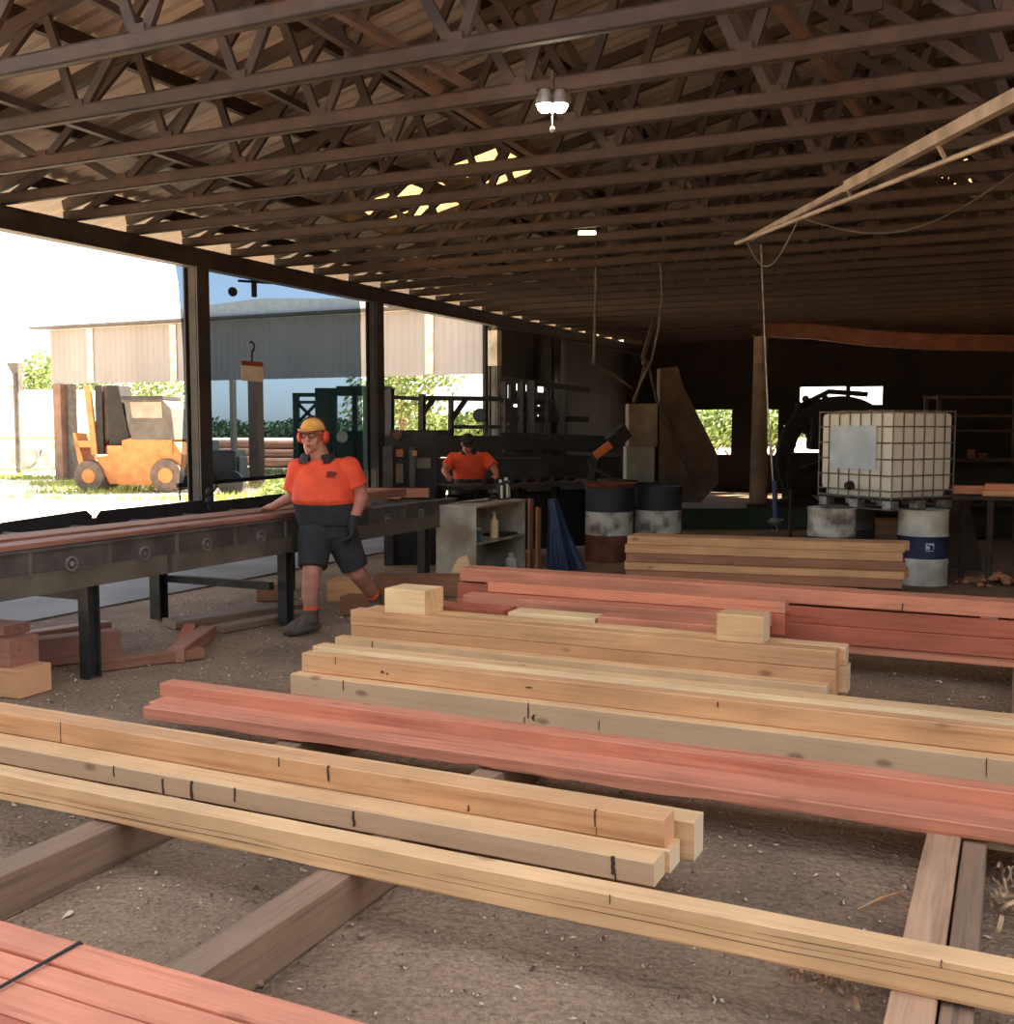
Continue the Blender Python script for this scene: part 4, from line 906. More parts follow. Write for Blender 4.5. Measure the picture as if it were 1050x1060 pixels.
b = MB(); b.tube([(XS,Ys+.02,.9),(XS+.02,Ys-.02,.82),(XS,Ys+.01,.74)], .012); b.build('tie_cord', BLK, t)
b = MB(); b.bar((XS,Ys,3.58),(XS,Ye,3.58), .03,.04); b.build('top_batten', STEELD, t)
# sign on a hook
s0, s1 = at(250,394,X=XS+.1), at(272,375,X=XS+.1)
t = thing('warning_sign', 'small white sign with a red head hanging on a hook before the screen', 'sign', (XS+.1,(s0.y+s1.y)/2,s0.z))
b = MB(); b.box(XS+.095, XS+.105, s0.y, s1.y, s0.z, s1.z-.06, .002); b.build('sign_board', BRIGHTW, t)
b = MB(); b.box(XS+.095, XS+.107, s0.y, s1.y, s1.z-.06, s1.z, .002); b.build('sign_head', mat('faded_red_print',(176,84,66),(150,70,56),8), t)
yc = (s0.y+s1.y)/2; zc = s1.z
b = MB(); b.tube([(XS+.1,yc,zc),(XS+.1,yc,zc+.12)]+[(XS+.1,yc+.05*math.sin(a),zc+.19-.06*math.cos(a)) for a in [i*.5 for i in range(9)]], .013); b.build('hook', BROWNJ, t)
# bracket at screen top
q = at(263,292,X=XS+.1); b = MB(); b.bar((q.x,q.y,3.56),(q.x,q.y,3.28), .05,.05,(1,0,0)); b.bar((q.x,q.y-.3,3.45),(q.x,q.y+.35,3.5), .03,.03); b.ell((q.x,q.y-.42,3.3),(.05,.07,.06)); tag(b.build('pulley_bracket', BLK), 'black bracket and pulley at the top of the mesh screen', 'bracket')

# ================================================================== NEIGHBOUR BUILDING
YN = 24.0
def N_(x, y): return at(x, y, Y=YN)
wl = N_(53,400); wr = N_(512,396); wt = N_(53,341).z
t = thing('open_shed', 'neighbouring open shed with a cream corrugated upper wall across the yard', 'shed', (-20,YN,0))
b = MB(); xs = []; x = wl.x
vs = []; fs = []
while x < wr.x: xs.append(x); x += .07
for i, x in enumerate(xs):
    yo = YN+.012*(1 if (i % 3 == 0) else 0)
    vs += [(x,yo,2.95),(x,yo,wt-.02)]
for i in range(len(xs)-1): fs.append((2*i,2*i+2,2*i+3,2*i+1))
b.add(vs, fs); b.box(wl.x, wr.x, YN+.03, YN+.06, 2.95, wt-.02); b.build('upper_wall', SCREENW, t)
for x in (94,180,445):
    q = N_(x,370); b = MB(); b.box(q.x-.12,q.x+.12,YN-.03,YN-.005,2.98,wt-.05); b.build('wall_batten', WHITEP, t)
b = MB(); b.box(wl.x-.5, -11.0, YN-.35, YN+.1, wt, wt+.06)
rid = N_(285,309)
b.build('eave_flashing', STEELG, t)
b = MB(); 
ed = (wl.x-.5, -10.8)
b.prism([(ed[0],YN-.2,wt+.06),(rid.x-.3,YN-.2,rid.z),(ed[1],YN-.2,wt+.08)], (0,14,0)); b.build('gable_roof', BRIGHTW, t)
for x in (62,264,512):
    q = N_(x,450); b = MB(); b.box(q.x-.16,q.x+.16,YN-.08,YN+.2,0,2.95 if x < 500 else wt,.01); b.build('post', mat('brown_timber_post_%d' % x,(138,104,84),(112,84,68),3,.8), t)
q = N_(68,450); b = MB(); b.box(q.x,q.x+.18,YN+.1,YN+.3,0,2.95); b.build('post', STEELG, t)
for x in (242,):
    q = at(x,450,Y=YN+8); b = MB(); b.box(q.x-.08,q.x+.08,YN+7.9,YN+8.1,0,3.4); b.build('post', SCREENW, t)
# ================================================================== FORKLIFT
q = at(140,505,D=27.5)
t = thing('forklift', 'old orange forklift parked in the yard, mast to the left', 'forklift', (q.x,q.y,0), rz=YAW-.12)
s_ = 27.5/FPX
def FX(x): return (x-140)*s_
def FZ(y): return (508-y)*s_
def fb(nm, m, x0,y0,x1,y1, dy0=-.45, dy1=.45, c=.02): b = MB(); b.box(FX(x0),FX(x1),dy0,dy1,FZ(y1),FZ(y0),c); return b.build(nm, m, t, local=True)
def fp(nm, m, pts, dy0=-.45, dy1=.45): b = MB(); b.prism([(FX(x),dy0,FZ(y)) for x,y in pts], (0,dy1-dy0,0)); return b.build(nm, m, t, local=True)
fp('chassis', ORPAINT, [(104,472),(120,472),(120,461),(136,461),(136,456),(147,453),(152,470),(190,455),(200,470),(197,492),(190,475),(176,475),(166,501),(122,500),(108,474)])
fp('side_tank', ORPAINT, [(147,455),(190,454),(190,470),(152,470)], -.5, .5)
fb('mast_channel', DARKM, 106,400,114,470, -.35,-.25); fb('mast_channel', DARKM, 106,400,114,470, .25,.35); fb('mast_panel', mat('mast_worn_brown',(112,88,74),(84,66,56),3,.8), 104,400,130,455, -.2,.2)
fp('mast_front_rail', ORPAINT, [(95,400),(102,400),(108,470),(102,471)], -.4,-.3); fp('mast_front_rail', ORPAINT, [(95,400),(102,400),(108,470),(102,471)], .3,.4)
fb('tilt_frame', DARKM, 119,430,143,470, -.3,.3); fp('rear_mast', DARKM, [(118,400),(131,400),(142,458),(120,470)], -.32,.32)
fp('fork_carriage', ORPAINT, [(82,448),(85,449),(94,482),(88,482)], -.4,.4); fb('carriage_bar', ORPAINT, 84,456,103,463, -.4,.4)
fp('cab', mat('cab_grey_brown',(96,88,80),(74,68,62),3,.7), [(140,414),(178,412),(190,424),(193,455),(148,455),(144,440)], -.5, .5)
fp('cab_window', mat('cab_window_panel',(158,140,124),(136,118,104),3,.5), [(147,417),(180,417),(181,433),(149,433)], -.515, -.5)
fb('canopy', STEELD, 138,411,182,415, -.55,.55)
for (x, y, r_, nm) in ((101,493,16,'wheel'),(183,492,17,'wheel')):
    for dy in (-.42,.42):
        b = MB(); R_ = r_*s_; b.lathe((FX(x),dy,R_), [(R_*.5,-.12),(R_*.96,-.12),(R_,-.08),(R_,.08),(R_*.96,.12),(R_*.5,.12)], 30, 'y'); w = b.build(nm, mat('dusty_tyre',(104,90,80),(84,72,64),6,.9) if 'dusty_tyre' not in MATS else MATS['dusty_tyre'], t, local=True, smooth=True)
        b = MB(); b.lathe((FX(x),dy,R_), [(0,-.13),(R_*.45,-.13),(R_*.45,.13),(0,.13)], 20, 'y', False); h = b.build('wheel_hub', ORPAINT, t, local=True)
        h.parent = w
# tractor seen through screen
q = at(232,505,D=26)
t = thing('tractor', 'dark parked loader behind the mesh screen', 'tractor', (q.x,q.y,0), rz=YAW)
s_ = 26/FPX
for nm, x0,y0,x1,y1,dy0,dy1 in (('body',213,462,250,500,-.5,.5),('cab',208,452,224,485,-.4,.4),('bonnet',245,468,253,495,-.4,.4)):
    b = MB(); b.box((x0-232)*s_,(x1-232)*s_,dy0,dy1,(508-y1)*s_,(508-y0)*s_,.05); b.build(nm, STEELD, t, local=True)
for x in (218,246):
    b = MB(); b.lathe(((x-232)*s_,-.55,.3), [(.1,-.1),(.3,-.1),(.3,.1),(.1,.1)], 24, 'y'); b.build('wheel', BLK, t, local=True)
# log piles far
for i, (x, y, w, l) in enumerate(((298,476,2.6,'right'),(226,480,3.2,'left'))):
    q = at(x, y, D=44+3*i); q.z = 0
    for k in range(9):
        r_ = .2; row = 0 if k < 4 else (1 if k < 7 else 2); idx = k if k < 4 else (k-4 if k < 7 else k-7)
        p = q+fR*(idx*.4+row*.2); b = MB(); b.tube([p-uR*w/2+Vector((0,0,r_+row*.346)), p+uR*w/2+Vector((0,0,r_+row*.346))], r_, 14)
        tag(b.build('log', mat('log_end_bark',(206,150,124),(160,116,94),2,.9) if 'log_end_bark' not in MATS else MATS['log_end_bark']), 'log in the %s log pile far across the yard' % l, 'log', '%s log pile' % l)
# truck / container far left
q = at(20,497,D=42); t = thing('cargo_trailer', 'long white trailer parked far off at the left edge', 'trailer', (q.x,q.y,0), rz=YAW)
b = MB(); b.box(-9,2.6,0,2.4,.75,3.1,.03); b.build('trailer_box', mat('trailer_white',(240,236,230),(228,222,214),2,.5), t, local=True)
b = MB(); b.box(-9,2.6,-.03,2.43,1.15,1.27); b.build('side_stripe', mat('faded_orange_stripe',(226,170,140),(210,150,120),5), t, local=True)
for x in (-6,-4.8,.2,1.4): b = MB(); b.lathe((x,.1,.5), [(.2,-.15),(.5,-.15),(.5,.15),(.2,.15)], 20, 'y'); b.build('wheel', WHITEP, t, local=True)  # wheels kept pale: the glare of the yard is put into their colour
# light mast at far left
q = at(20,497,D=38); b = MB(); zt3 = at(20,376,D=38).z; b.tube([(q.x,q.y,0),(q.x,q.y,zt3-.4)], .1); b.prism([(q.x-.45,q.y,zt3),(q.x+.12,q.y,zt3),(q.x+.12,q.y,zt3-1.0),(q.x-.1,q.y,zt3-.5)], (0,.2,0)); tag(b.build('yard_mast', STEELG), 'grey yard mast with a tapered head at the far left edge', 'mast')

# ================================================================== PLANTS
def leafcloud(b, c, r, n, s, flat=1):
    for _ in range(n):
        v = Vector((RND.gauss(0,1), RND.gauss(0,1), RND.gauss(0,1))).normalized()*(RND.random()**.4)
        p = Vector(c)+Vector((v.x*r[0], v.y*r[1], v.z*r[2])); a = Vector((RND.gauss(0,1),RND.gauss(0,1),RND.gauss(0,1))).normalized(); u = a.orthogonal().normalized(); w = a.cross(u)
        k = s*RND.uniform(.6,1.4); b.add([p-u*k, p-w*k*.5, p+u*k, p+w*k*.5], [(0,1,2,3)])
def tree(label, p, h, r, m=LEAF, n=900, grp='trees beyond the yard', ls=.25, th=.35):
    t = thing('tree', label, 'tree', (p.x,p.y,-.02), group=grp)
    b = MB(); b.tube([(p.x,p.y,-.1),(p.x+.1,p.y,h*.35),(p.x,p.y,h*.7)], [h*.03,h*.022,h*.01], 8)
    for k in range(5): a = k*1.3; b.tube([(p.x+.1,p.y,h*th),(p.x+math.cos(a)*r*.6,p.y+math.sin(a)*r*.6,h*.7)], [h*.012,h*.004], 6)
    b.build('trunk', BARK, t)
    b = MB()
    for k in range(9): a = k*2.4; rr = r*.5*(k/9)**.5*1.3; leafcloud(b, (p.x+rr*math.cos(a),p.y+rr*math.sin(a),h*(.62+.2*math.sin(k*1.7))), (r*.5,r*.5,h*.2), n//4, ls*.6)
    b.build('crown', m, t)
tree('pale leafy tree behind the yard mast at the far left', at(45,497,D=60)*1, 6.0, 1.8, n=700); 
for x, D, h, r, l in ((100,75,7,3,'left'),(165,70,6.4,3.2,'right')):
    tree('green tree behind the forklift, %s of two' % l, Vector((at(x,480,D=D).x,at(x,480,D=D).y,0)), h, r, n=900)
for x, D, h, r, l in ((415,52,5.2,3.0,'leafy yellow green tree left of the loading frame'),(455,56,2.3,2.2,'low pale green tree behind the loading frame'),(492,54,2.5,2.2,'low green tree just left of the white-topped post')):
    tree(l, Vector((at(x,480,D=D).x,at(x,480,D=D).y,0)), h, r, n=1200)
for x, D, h, r, l in ((716,46,2.6,2.2,'left'),(735,50,2.9,2.4,'middle'),(756,45,2.5,2.2,'right'),(796,46,2.6,2,'far right')):
    tree('bright green bush outside the back opening, %s' % l, Vector((at(x,480,D=D).x,at(x,480,D=D).y,0)), h, r, n=1500, grp='bushes behind the back wall', ls=.18, th=.1)
b = MB()
for k in range(64):
    x = -100+k*19; p = at(x*1.0, 470, D=190); leafcloud(b, (p.x,p.y,.9+.5*math.sin(k*.9)), (7,5,2.3), 420, .5)
for k in range(70):
    a = math.pi+.25+(math.pi-.3)*k/69; leafcloud(b, (2+30*math.cos(a), 2+30*math.sin(a)*1.05, 5.2+1.2*math.sin(k*1.3)), (2.2,2.2,5.2), 330, .55)  # unseen belt behind the camera, added to hold back low sky light
tag(b.build('treeline', LEAFD), 'dark hazy line of bush along the horizon, with an unseen belt behind the camera added to block low sky light', 'treeline', kind='stuff')
b = MB()
for _ in range(26000):
    y_ = RND.uniform(17.5,27) if RND.random() < .75 else RND.uniform(27,34); x_ = RND.uniform(-34,-10.5)
    if noise.noise(Vector((x_*.35,y_*.5,2))) < -.05: continue
    if -9.8 < x_: continue
    h = RND.uniform(.05,.17); a = RND.uniform(0,6.28); dx, dy = math.cos(a)*.022, math.sin(a)*.022; lx, ly = RND.gauss(0,.08), RND.gauss(0,.08)
    b.add([(x_-dx,y_-dy,-.02),(x_+dx,y_+dy,-.02),(x_+lx,y_+ly,h)], [(0,1,2)])
tag(b.build('dry_grass', GRASSM), 'strip of dry yellow green grass growing across the yard', 'grass', kind='stuff')
b = MB()
for k in range(40):
    p = at(RND.uniform(272,300), 500, D=RND.uniform(20.5,22)); leafcloud(b, (p.x,p.y,RND.uniform(.1,.55)), (.14,.14,.22), 26, .05)
tag(b.build('weed_clump', LEAF), 'leafy green weeds outside, below the mesh screen near the worker', 'weeds', kind='stuff')

# ================================================================== LITTER
b = MB()
for _ in range(6500):
    x_ = RND.uniform(-6.5,1.0); y_ = RND.uniform(1.3,9.0)**1.0; s = RND.uniform(.0025,.008)*(2.2 if RND.random() < .07 else 1)
    p = Vector((x_,y_,.003)); a = RND.uniform(0,3.14); u = Vector((math.cos(a),math.sin(a),RND.uniform(-.2,.3)))*s*RND.uniform(1,2.2); w = Vector((-math.sin(a),math.cos(a),RND.uniform(-.2,.2)))*s*.7
    b.add([p-u,p-w,p+u,p+w,p+Vector((0,0,s*.9))], [(0,1,4),(1,2,4),(2,3,4),(3,0,4)])
tag(b.build('wood_chips', mat('chip_wood',(214,186,152),(84,64,48),40,.9, lo=.48, hi=.52)), 'fine pale wood chips scattered over the dirt floor', 'wood chips', kind='stuff')
def shav(label, cx, cy, n, sx, sy, sz=.03, r0=.012, r1=.04):
    b = MB()
    for _ in range(n):
        c = Vector((cx+RND.gauss(0,sx), cy+RND.gauss(0,sy), RND.uniform(.005,.012)+sz*RND.random())); r_ = RND.uniform(r0,r1); a0 = RND.uniform(0,6.28); arc = RND.uniform(1.2,4.5); w = RND.uniform(.006,.015)
        ax = Vector((RND.gauss(0,1),RND.gauss(0,1),RND.gauss(0,.6)+.8)).normalized(); u = ax.orthogonal().normalized(); v = ax.cross(u); pts = [c+(u*math.cos(a0+arc*i/8)+v*math.sin(a0+arc*i/8))*r_+Vector((0,0,r_*.5)) for i in range(9)]
        vs = []; 
        for p in pts: vs += [p-ax*w/2, p+ax*w/2]
        for q_ in vs: q_.z = max(q_.z, .002)
        b.add(vs, [(2*i,2*i+2,2*i+3,2*i+1) for i in range(8)])
    tag(b.build('wood_shavings', mat('shaving_'+label[:4],(196,158,116),(140,104,72),30,.8)), label, 'shavings', kind='stuff')
p = at(1037,930,Z=0); shav('curled brown shavings heaped right of the double bearer', p.x+.11, p.y, 190, .07, .22, sz=.05, r0=.015, r1=.045)
p = at(868,1010,Z=0); shav('dark and pale shavings on the dirt under the front beam', p.x, p.y, 130, .10, .07, r1=.026)
# a few clods one can pick out
for i, (x, y, s, l) in enumerate([(268,1018,.016,'round pale stone right of the near bearer by the red bundle'),(374,968,.013,'pale brown stone on the dirt below the front beam'),(855,922,.012,'pale chip of bark on the dirt, centre right'),(208,975,.012,'pale chip between the two left bearers')]):
    p = at(x, y, Z=.008); b = MB(); b.ell(p, (s,s*.8,s*.7), 10); tag(b.build('stone', OLDW), l, 'stone', 'loose stones on the dirt')
p0, p1 = at(888,941,Z=.01), at(935,923,Z=.012); b = MB(); b.tube([p0,(p0+p1)/2+Vector((0,.01,.003)),p1], [.002,.005,.003], 7); tag(b.build('stick', PALEB), 'short pale stick lying on the dirt left of the double bearer', 'stick')

# ================================================================== PEOPLE
def remesh(b, name, m, parent, vox=.009, it=6, fac=.5):
    me = bpy.data.meshes.new(name); me.from_pydata([tuple(v) for v in b.v], [], b.f)
    bm = bmesh.new(); bm.from_mesh(me); bmesh.ops.recalc_face_normals(bm, faces=bm.faces); bm.to_mesh(me); bm.free()
    o = bpy.data.objects.new(name, me); COL.objects.link(o)
    r = o.modifiers.new('r', 'REMESH'); r.mode = 'VOXEL'; r.voxel_size = vox
    s = o.modifiers.new('s', 'SMOOTH'); s.iterations = it; s.factor = fac
    dg = bpy.context.evaluated_depsgraph_get(); ev = o.evaluated_get(dg); nm = bpy.data.meshes.new_from_object(ev)
    o.modifiers.clear(); o.data = nm; nm.materials.clear(); nm.materials.append(m); nm.name = name
    nm.polygons.foreach_set('use_smooth', [True]*len(nm.polygons)); bpy.data.meshes.remove(me)
    if parent is not None: o.parent = parent
    return o
def cap_(b, pts, rs, seg=14):
    for p, r in zip(pts, rs): b.ell(p, (r,r,r), seg)
    for i in range(len(pts)-1):
        if (Vector(pts[i])-Vector(pts[i+1])).length > 1e-4: b.tube([pts[i],pts[i+1]], [rs[i],rs[i+1]], seg)
def torso(b, secs, seg=28):
    vs = []; fs = []
    for (x, y, z, rx, ry) in secs:
        for k in range(seg):
            a = 2*math.pi*k/seg; ca, sa = math.cos(a), math.sin(a)
            vs.append((x+rx*math.copysign(abs(ca)**.85, ca), y+ry*math.copysign(abs(sa)**.85, sa), z))
    n = len(secs)
    for i in range(n-1):
        for k in range(seg): k2 = (k+1) % seg; fs.append((i*seg+k, i*seg+k2, (i+1)*seg+k2, (i+1)*seg+k))
    fs.append(tuple(range(seg))[::-1]); fs.append(tuple((n-1)*seg+k for k in range(seg))); b.add(vs, fs)
def hand(b, wrist, d, palm_n, side, curl=.5, s=1.0):
    """palm and five unequal bent fingers; d = pointing direction, palm_n = where the palm faces, side = thumb side"""
    w = Vector(wrist); d = Vector(d).normalized(); n = Vector(palm_n); n = (n-d*n.dot(d)).normalized(); t = d.cross(n)*side
    b.ell(w+d*.045*s, (.034*s,.034*s,.034*s), 10) if False else b.tube([w, w+d*.03*s, w+d*.075*s], [.024*s,.030*s,.026*s], 12)
    for k in range(4):
        o_ = (1.5-k)*.019*s; c0 = w+d*.012+t*o_*.55; c1 = w+d*.085*s+t*o_
        cap_(b, [c0,c1], [.017*s,.0125*s], 10)
        L = [.070,.078,.073,.056][k]*s; p = c1; ang = .12
        for q_, f in enumerate((.42,.33,.25)):
            ang += curl*(.35+.25*q_); dd = d*math.cos(ang)+n*math.sin(ang); p2 = p+dd*L*f
            cap_(b, [p,p2], [(.0105-.001*q_)*s,(.0095-.001*q_)*s], 10); p = p2
    p = w+d*.028+t*.026*s; dd = (d*.65+t*.75+n*.2).normalized(); p2 = p+dd*.036*s; p3 = p2+(d*.85+t*.3+n*.3).normalized()*.03*s; p4 = p3+(d*.95+n*.35).normalized()*.022*s
    cap_(b, [p,p2,p3,p4], [.015*s,.0125*s,.0105*s,.009*s], 10)
def person(label, loc, J, grp=None, rz=YAW):
    t = thing('person', label, 'person', loc, rz=rz, group=grp)
    hc = Vector(J['head']); RH = Matrix.Rotation(J.get('turn',0), 3, 'Z') @ Matrix.Rotation(J.get('nod',0), 3, 'X')
    hs = J.get('hs', 1.0); HR = lambda r: tuple(v*hs for v in r)
    hp = lambda x, y, z: hc+RH @ (Vector((x,y,z))*hs)
    g = J.get('fat',1)
    b = MB()
    # head: skull, jaw, cheeks, nose, ears, brow, lips
    b.ell(hp(0,.01,.03), HR((.076,.094,.092)), 24, RH); b.ell(hp(0,-.02,-.055), HR((.060,.068,.066)), 20, RH); b.ell(hp(0,.0,-.075), HR((.068,.07,.045)), 18, RH)
    for s in (-1,1):
        b.ell(hp(.036*s,-.062,-.028), HR((.026,.022,.026)), 12, RH); b.ell(hp(.080*s,.008,-.005), HR((.010,.020,.032)), 12, RH); b.ell(hp(.03*s,-.083,.026), HR((.024,.012,.009)), 10, RH)
    b.ell(hp(0,-.098,-.012), HR((.012,.018,.026)), 12, RH); b.ell(hp(0,-.106,-.026), HR((.017,.014,.011)), 12, RH)
    b.ell(hp(0,-.088,-.058), HR((.024,.010,.008)), 10, RH); b.ell(hp(0,-.086,-.068), HR((.020,.010,.008)), 10, RH); b.ell(hp(0,-.075,-.10), HR((.024,.02,.018)), 12, RH)
    nk = Vector(J['neck']); cap_(b, [hp(0,.015,-.06), nk], [.058*g,.066*g])
    torso(b, [(x,y,z,rx*.93,ry*.93) for x,y,z,rx,ry in J['torso']])
    for a in J['arms']:
        cap_(b, a['p'], a['r'])
        if not a.get('glove'): hand(b, a['p'][-1], a['d'], a['n'], a['s'], a['c'])
        else: cap_(b, [a['p'][-1], Vector(a['p'][-1])+Vector(a['d']).normalized()*.05], [.022,.012])
    for l in J['legs']:
        cap_(b, l['p'], l['r']); an = Vector(l['p'][-1]); cap_(b, [an, Vector(l['toe'])+Vector((0,0,.012))], [l['r'][-1]*.85,.026])
    remesh(b, 'body', SKIN, t, .0075, 4, .45)
    # shirt
    b = MB(); torso(b, J['torso'])
    for a in J['arms']:
        S, E_ = Vector(a['p'][0]), Vector(a['p'][1]); k = a.get('slv',.62); cap_(b, [S, S+(E_-S)*k*.5], [a['r'][0]+.010, a['r'][0]+.010]); b.tube([S, S+(E_-S)*k*.6, S+(E_-S)*k], [a['r'][0]+.008, a['r'][0]+.012, a['r'][0]+.022], 18)
        cap_(b, [S, Vector(J['neck'])+Vector((0,0,-.075))], [a['r'][0]-.004,.06])
    remesh(b, 'shirt', SHIRT, t, .010, 5)
    # collar
    b = MB(); sg = 20; vs = []; fs = []
    for i in range(sg+1):
        a = -math.pi/2+.42+(2*math.pi-.84)*i/sg
        for (rr, zz) in ((.074*g,-.05),(.078*g,.022),(.092*g,.014),(.112*g,-.050)): vs.append((nk.x+rr*math.cos(a), nk.y+rr*.85*math.sin(a), nk.z+zz+.012*math.sin(a)))
    for i in range(sg):
        for j in range(3): fs.append((i*4+j, i*4+j+1, (i+1)*4+j+1, (i+1)*4+j))
    b.add(vs, fs); b.build('collar', CLOTHD, t, local=True, smooth=True)
    # lower dark panel of the shirt, then the shorts
    b = MB(); torso(b, [(x,y,z,rx*1.015,ry*1.02) for x,y,z,rx,ry in J['waist'] if z > .8]); remesh(b, 'shirt_lower_panel', CLOTHD, t, .010, 3)
    b = MB(); torso(b, [(x,y,z,rx*.95,ry*.95) for x,y,z,rx,ry in J['waist'][:-1]])
    for l in J['legs']:
        H, K = Vector(l['p'][0]), Vector(l['p'][1]); k = l.get('hem',.92); b.tube([H+Vector((0,0,.03)), H, H+(K-H)*k], [l['r'][0]+.02,l['r'][0]+.028, l['r'][1]+.040], 20); b.ell(H, (l['r'][0]+.02,)*3, 14)
    remesh(b, 'shorts', CLOTHD, t, .011, 5)
    for l in J['legs']:
        an = Vector(l['p'][-1]); kn = Vector(l['p'][-2]); up = (kn-an).normalized(); R0 = l['r'][-1]
        b = MB(); b.tube([an+up*.02, an+up*.09], [R0+.012,R0+.014], 18); b.build('sock', SOCK, t, local=True, smooth=True)
        toe = Vector(l['toe']); hd = (toe-an); hd.z = 0; hd.normalize(); b = MB(); heel = an-hd*.035; heel.z = max(.04, an.z-.07)
        cap_(b, [an+up*.03, Vector((an.x,an.y,an.z-.02)), heel], [R0+.014,R0+.016,.042]); cap_(b, [heel, Vector((toe.x,toe.y,toe.z))-hd*.06, toe], [.046,.054,.044]); cap_(b, [Vector((an.x,an.y,an.z-.005)), toe-hd*.05+Vector((0,0,.02))], [R0+.014,.05]); b.tube([an+up*.02, an+up*.07], [R0+.017,R0+.019], 16)
        o = remesh(b, 'boot', BOOT, t, .008, 4)
    for a in J['arms']:
        if a.get('glove'):
            b = MB(); w = Vector(a['p'][-1]); d = Vector(a['d']).normalized(); b.tube([w-d*.04, w+d*.02], [.047,.040], 16); hand(b, w, a['d'], a['n'], a['s'], a['c'], 1.3); remesh(b, 'glove', CLOTHD, t, .0065, 3, .4)
    # hair, cap, muffs, glasses, eyes
    b = MB(); b.ell(hp(0,.022,.040), HR((.082,.092,.090)), 20, RH); o = remesh(b, 'hair', HAIR, t, .010, 2)
    if J.get('cap', True):
        b = MB(); vs = []; fs = []; sg = 28
        for j in range(9):
            th = math.pi/2*j/8
            for k in range(sg):
                a = 2*math.pi*k/sg; vs.append(hp(.088*math.cos(a)*math.cos(th)**.8, .008+.106*math.sin(a)*math.cos(th)**.8, .045+.088*math.sin(th)))
        for j in range(8):
            for k in range(sg): k2 = (k+1) % sg; fs.append((j*sg+k, j*sg+k2, (j+1)*sg+k2, (j+1)*sg+k))
        b.add(vs, fs); c = b.build('cap', J.get('capm', CAPM), t, local=True, smooth=True)
        b = MB(); pts = []; 
        for k in range(13): a = math.pi+math.pi*k/12; pts.append(hp(.080*math.cos(a), -.075+.075*math.sin(a), .050-.012*abs(math.sin(a))))
        b.prism(pts, RH @ Vector((0,0,.007))); b.build('brim', J.get('capm', CAPM), c, local=True)
    if J.get('muffs', True):
        for s in (-1,1): b = MB(); b.ell(hp(.094*s,.005,-.002), HR((.026,.036,.046)), 16, RH); b.build('earmuff', MUFF, t, local=True, smooth=True)
        b = MB(); b.tube([hp(.106*math.cos(a), .006, .145*math.sin(a)+.0) for a in [math.pi*i/16 for i in range(17)]], .007, 8); b.build('earmuff_band', BLK, t, local=True)
    b = MB(); b.tube([hp(.026*u, -.101+.010*u*u, -.062+.007*u*u) for u in (-1,-.6,-.2,.2,.6,1)], [.002,.0045,.0055,.0055,.0045,.002], 8); b.build('mouth', mat('lip_tone',(150,78,66),(136,68,58),20), t, local=True)
    for s in (-1,1):
        b = MB(); b.ell(hp(.031*s,-.082,.010), HR((.012,.008,.008)), 12, RH); e = b.build('eye', WHITEP, t, local=True, smooth=True); b = MB(); b.ell(hp(.031*s,-.088,.010), HR((.005,.004,.005)), 8, RH); b.build('pupil', BLK, e, local=True)
    if J.get('glasses'):
        b = MB()
        for s in (-1,1):
            b.tube([hp(.034*s+.026*math.cos(a), -.103, .008+.018*math.sin(a)) for a in [2*math.pi*i/16 for i in range(17)]], .0032, 6)
            b.tube([hp(.060*s,-.102,.016), hp(.084*s,-.01,.012)], .003, 6)
        b.tube([hp(-.01,-.104,.012), hp(.01,-.104,.012)], .003, 6); b.build('glasses', BLK, t, local=True)
    return t
man = dict(head=(.018,-.04,1.535), neck=(.045,.0,1.385), turn=-.22, fat=1.40, hs=1.1, glasses=True,
  torso=[(.095,.02,.985,.236,.188),(.085,.0,1.04,.246,.196),(.085,.0,1.13,.235,.178),(.09,.005,1.23,.225,.150),(.09,.01,1.31,.195,.120),(.07,.01,1.365,.11,.085),(.055,.01,1.385,.085,.07)],
  waist=[(.12,.02,.74,.205,.15),(.11,.02,.84,.225,.165),(.10,.015,.94,.235,.182),(.09,.01,1.02,.243,.188)],
  arms=[dict(p=[(-.115,.0,1.29),(-.17,.08,1.06),(-.355,.19,.972)], r=[.068,.052,.032], d=(-.62,.62,-.12), n=(0,0,-1), s=-1, c=.25, slv=.75),
        dict(p=[(.295,.0,1.295),(.372,.05,1.06),(.335,-.09,.885)], r=[.078,.064,.038], d=(-.15,-.12,-1), n=(-1,-.2,0), s=1, c=.75, glove=True, slv=.62)],
  legs=[dict(p=[(.03,-.02,.80),(.015,-.16,.47),(.0,-.17,.30),(.005,-.15,.13)], r=[.115,.074,.066,.044], toe=(-.16,-.27,.045), hem=.86),
        dict(p=[(.20,.03,.80),(.335,.06,.45),(.40,.19,.32),(.452,.33,.20)], r=[.115,.072,.062,.042], toe=(.44,.20,.045), hem=.90)])
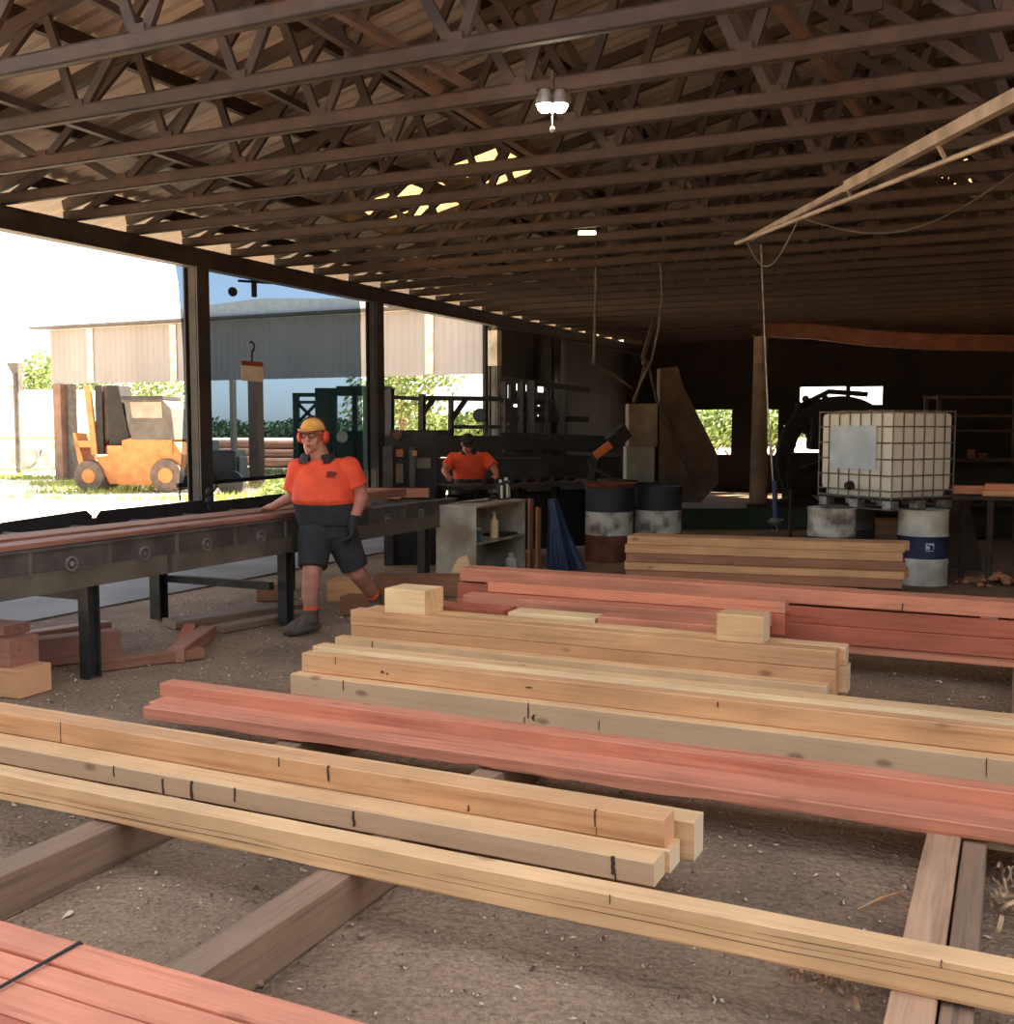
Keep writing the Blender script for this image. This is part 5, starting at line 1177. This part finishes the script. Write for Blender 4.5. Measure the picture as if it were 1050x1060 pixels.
# the first joint list has an extra calf point: keep the last two for sock and boot
pm = person('man in orange polo shirt, charcoal shorts and red earmuffs, one hand on the conveyor', (-5.0, 6.95, 0), man)
b = MB()
for (x, z, w_, h_) in ((.165,1.262,.05,.012),(.175,1.245,.075,.010),(.165,1.228,.06,.012),(.20,1.255,.03,.02)): b.box(x-w_/2, x+w_/2, -.156, -.138, z-h_/2, z+h_/2, .002)
b.build('shirt_print', mat('faded_print',(120,44,36),(96,36,32),20), pm, local=True)
q = at(486, 500, D=13.95)
man2 = dict(head=(-.01,-.20,1.40), neck=(.0,-.10,1.32), turn=.15, nod=.55, fat=1.05, capm=CLOTHD, muffs=False,
  torso=[(0,.05,.92,.20,.14),(0,.03,1.02,.215,.15),(0,.0,1.12,.225,.15),(0,-.03,1.21,.235,.14),(0,-.06,1.27,.20,.11),(0,-.08,1.31,.09,.07)],
  waist=[(0,.08,.74,.17,.13),(0,.07,.84,.19,.14),(0,.05,.95,.205,.148)],
  arms=[dict(p=[(-.21,-.05,1.22),(-.31,-.10,1.06),(-.27,-.28,1.0)], r=[.066,.05,.032], d=(.2,-.8,-.2), n=(0,0,-1), s=1, c=.5, slv=.7),
        dict(p=[(.21,-.05,1.22),(.33,-.14,1.08),(.36,-.34,1.01)], r=[.066,.05,.032], d=(-.1,-.8,-.2), n=(0,0,-1), s=-1, c=.5, slv=.8)],
  legs=[dict(p=[(-.1,.08,.80),(-.11,.04,.45),(-.12,.10,.12)], r=[.10,.064,.042], toe=(-.14,-.06,.045)),
        dict(p=[(.1,.08,.80),(.12,.06,.45),(.14,.14,.12)], r=[.10,.064,.042], toe=(.16,-.02,.045))])
person('man in an orange shirt bent over the dark saw bench, head down', (q.x, q.y, 0), man2)

# ================================================================== LIGHT
w = bpy.data.worlds.new('world'); SC.world = w; w.use_nodes = True; nt_ = w.node_tree; bg = nt_.nodes['Background']
sky = nt_.nodes.new('ShaderNodeTexSky'); sky.sky_type = 'NISHITA'; sky.sun_disc = False
SUN_EL, SUN_AZ = math.radians(52), math.radians(35)     # azimuth from +Y towards +X
sky.sun_elevation = SUN_EL; sky.sun_rotation = SUN_AZ; sky.air_density = 1.0; sky.dust_density = 1.0; sky.ozone_density = 1.0
hz = nt_.nodes.new('ShaderNodeHueSaturation'); hz.inputs['Saturation'].default_value = .5; nt_.links.new(sky.outputs[0], hz.inputs['Color']); nt_.links.new(hz.outputs[0], bg.inputs[0]); bg.inputs[1].default_value = .16
sd = bpy.data.lights.new('sun', 'SUN'); sd.energy = 10.0; sd.angle = math.radians(.6); sd.color = (1,.87,.70)
so = bpy.data.objects.new('sun', sd); COL.objects.link(so)
dvec = Vector((math.cos(SUN_EL)*math.sin(SUN_AZ), math.cos(SUN_EL)*math.cos(SUN_AZ), math.sin(SUN_EL)))
so.rotation_euler = dvec.to_track_quat('Z', 'Y').to_euler(); so.location = (20, 30, 40)
vs_ = SC.view_settings; vs_.view_transform = 'Standard'; vs_.look = 'None'; vs_.gamma = 1; vs_.use_curve_mapping = False; vs_.exposure = 2.1
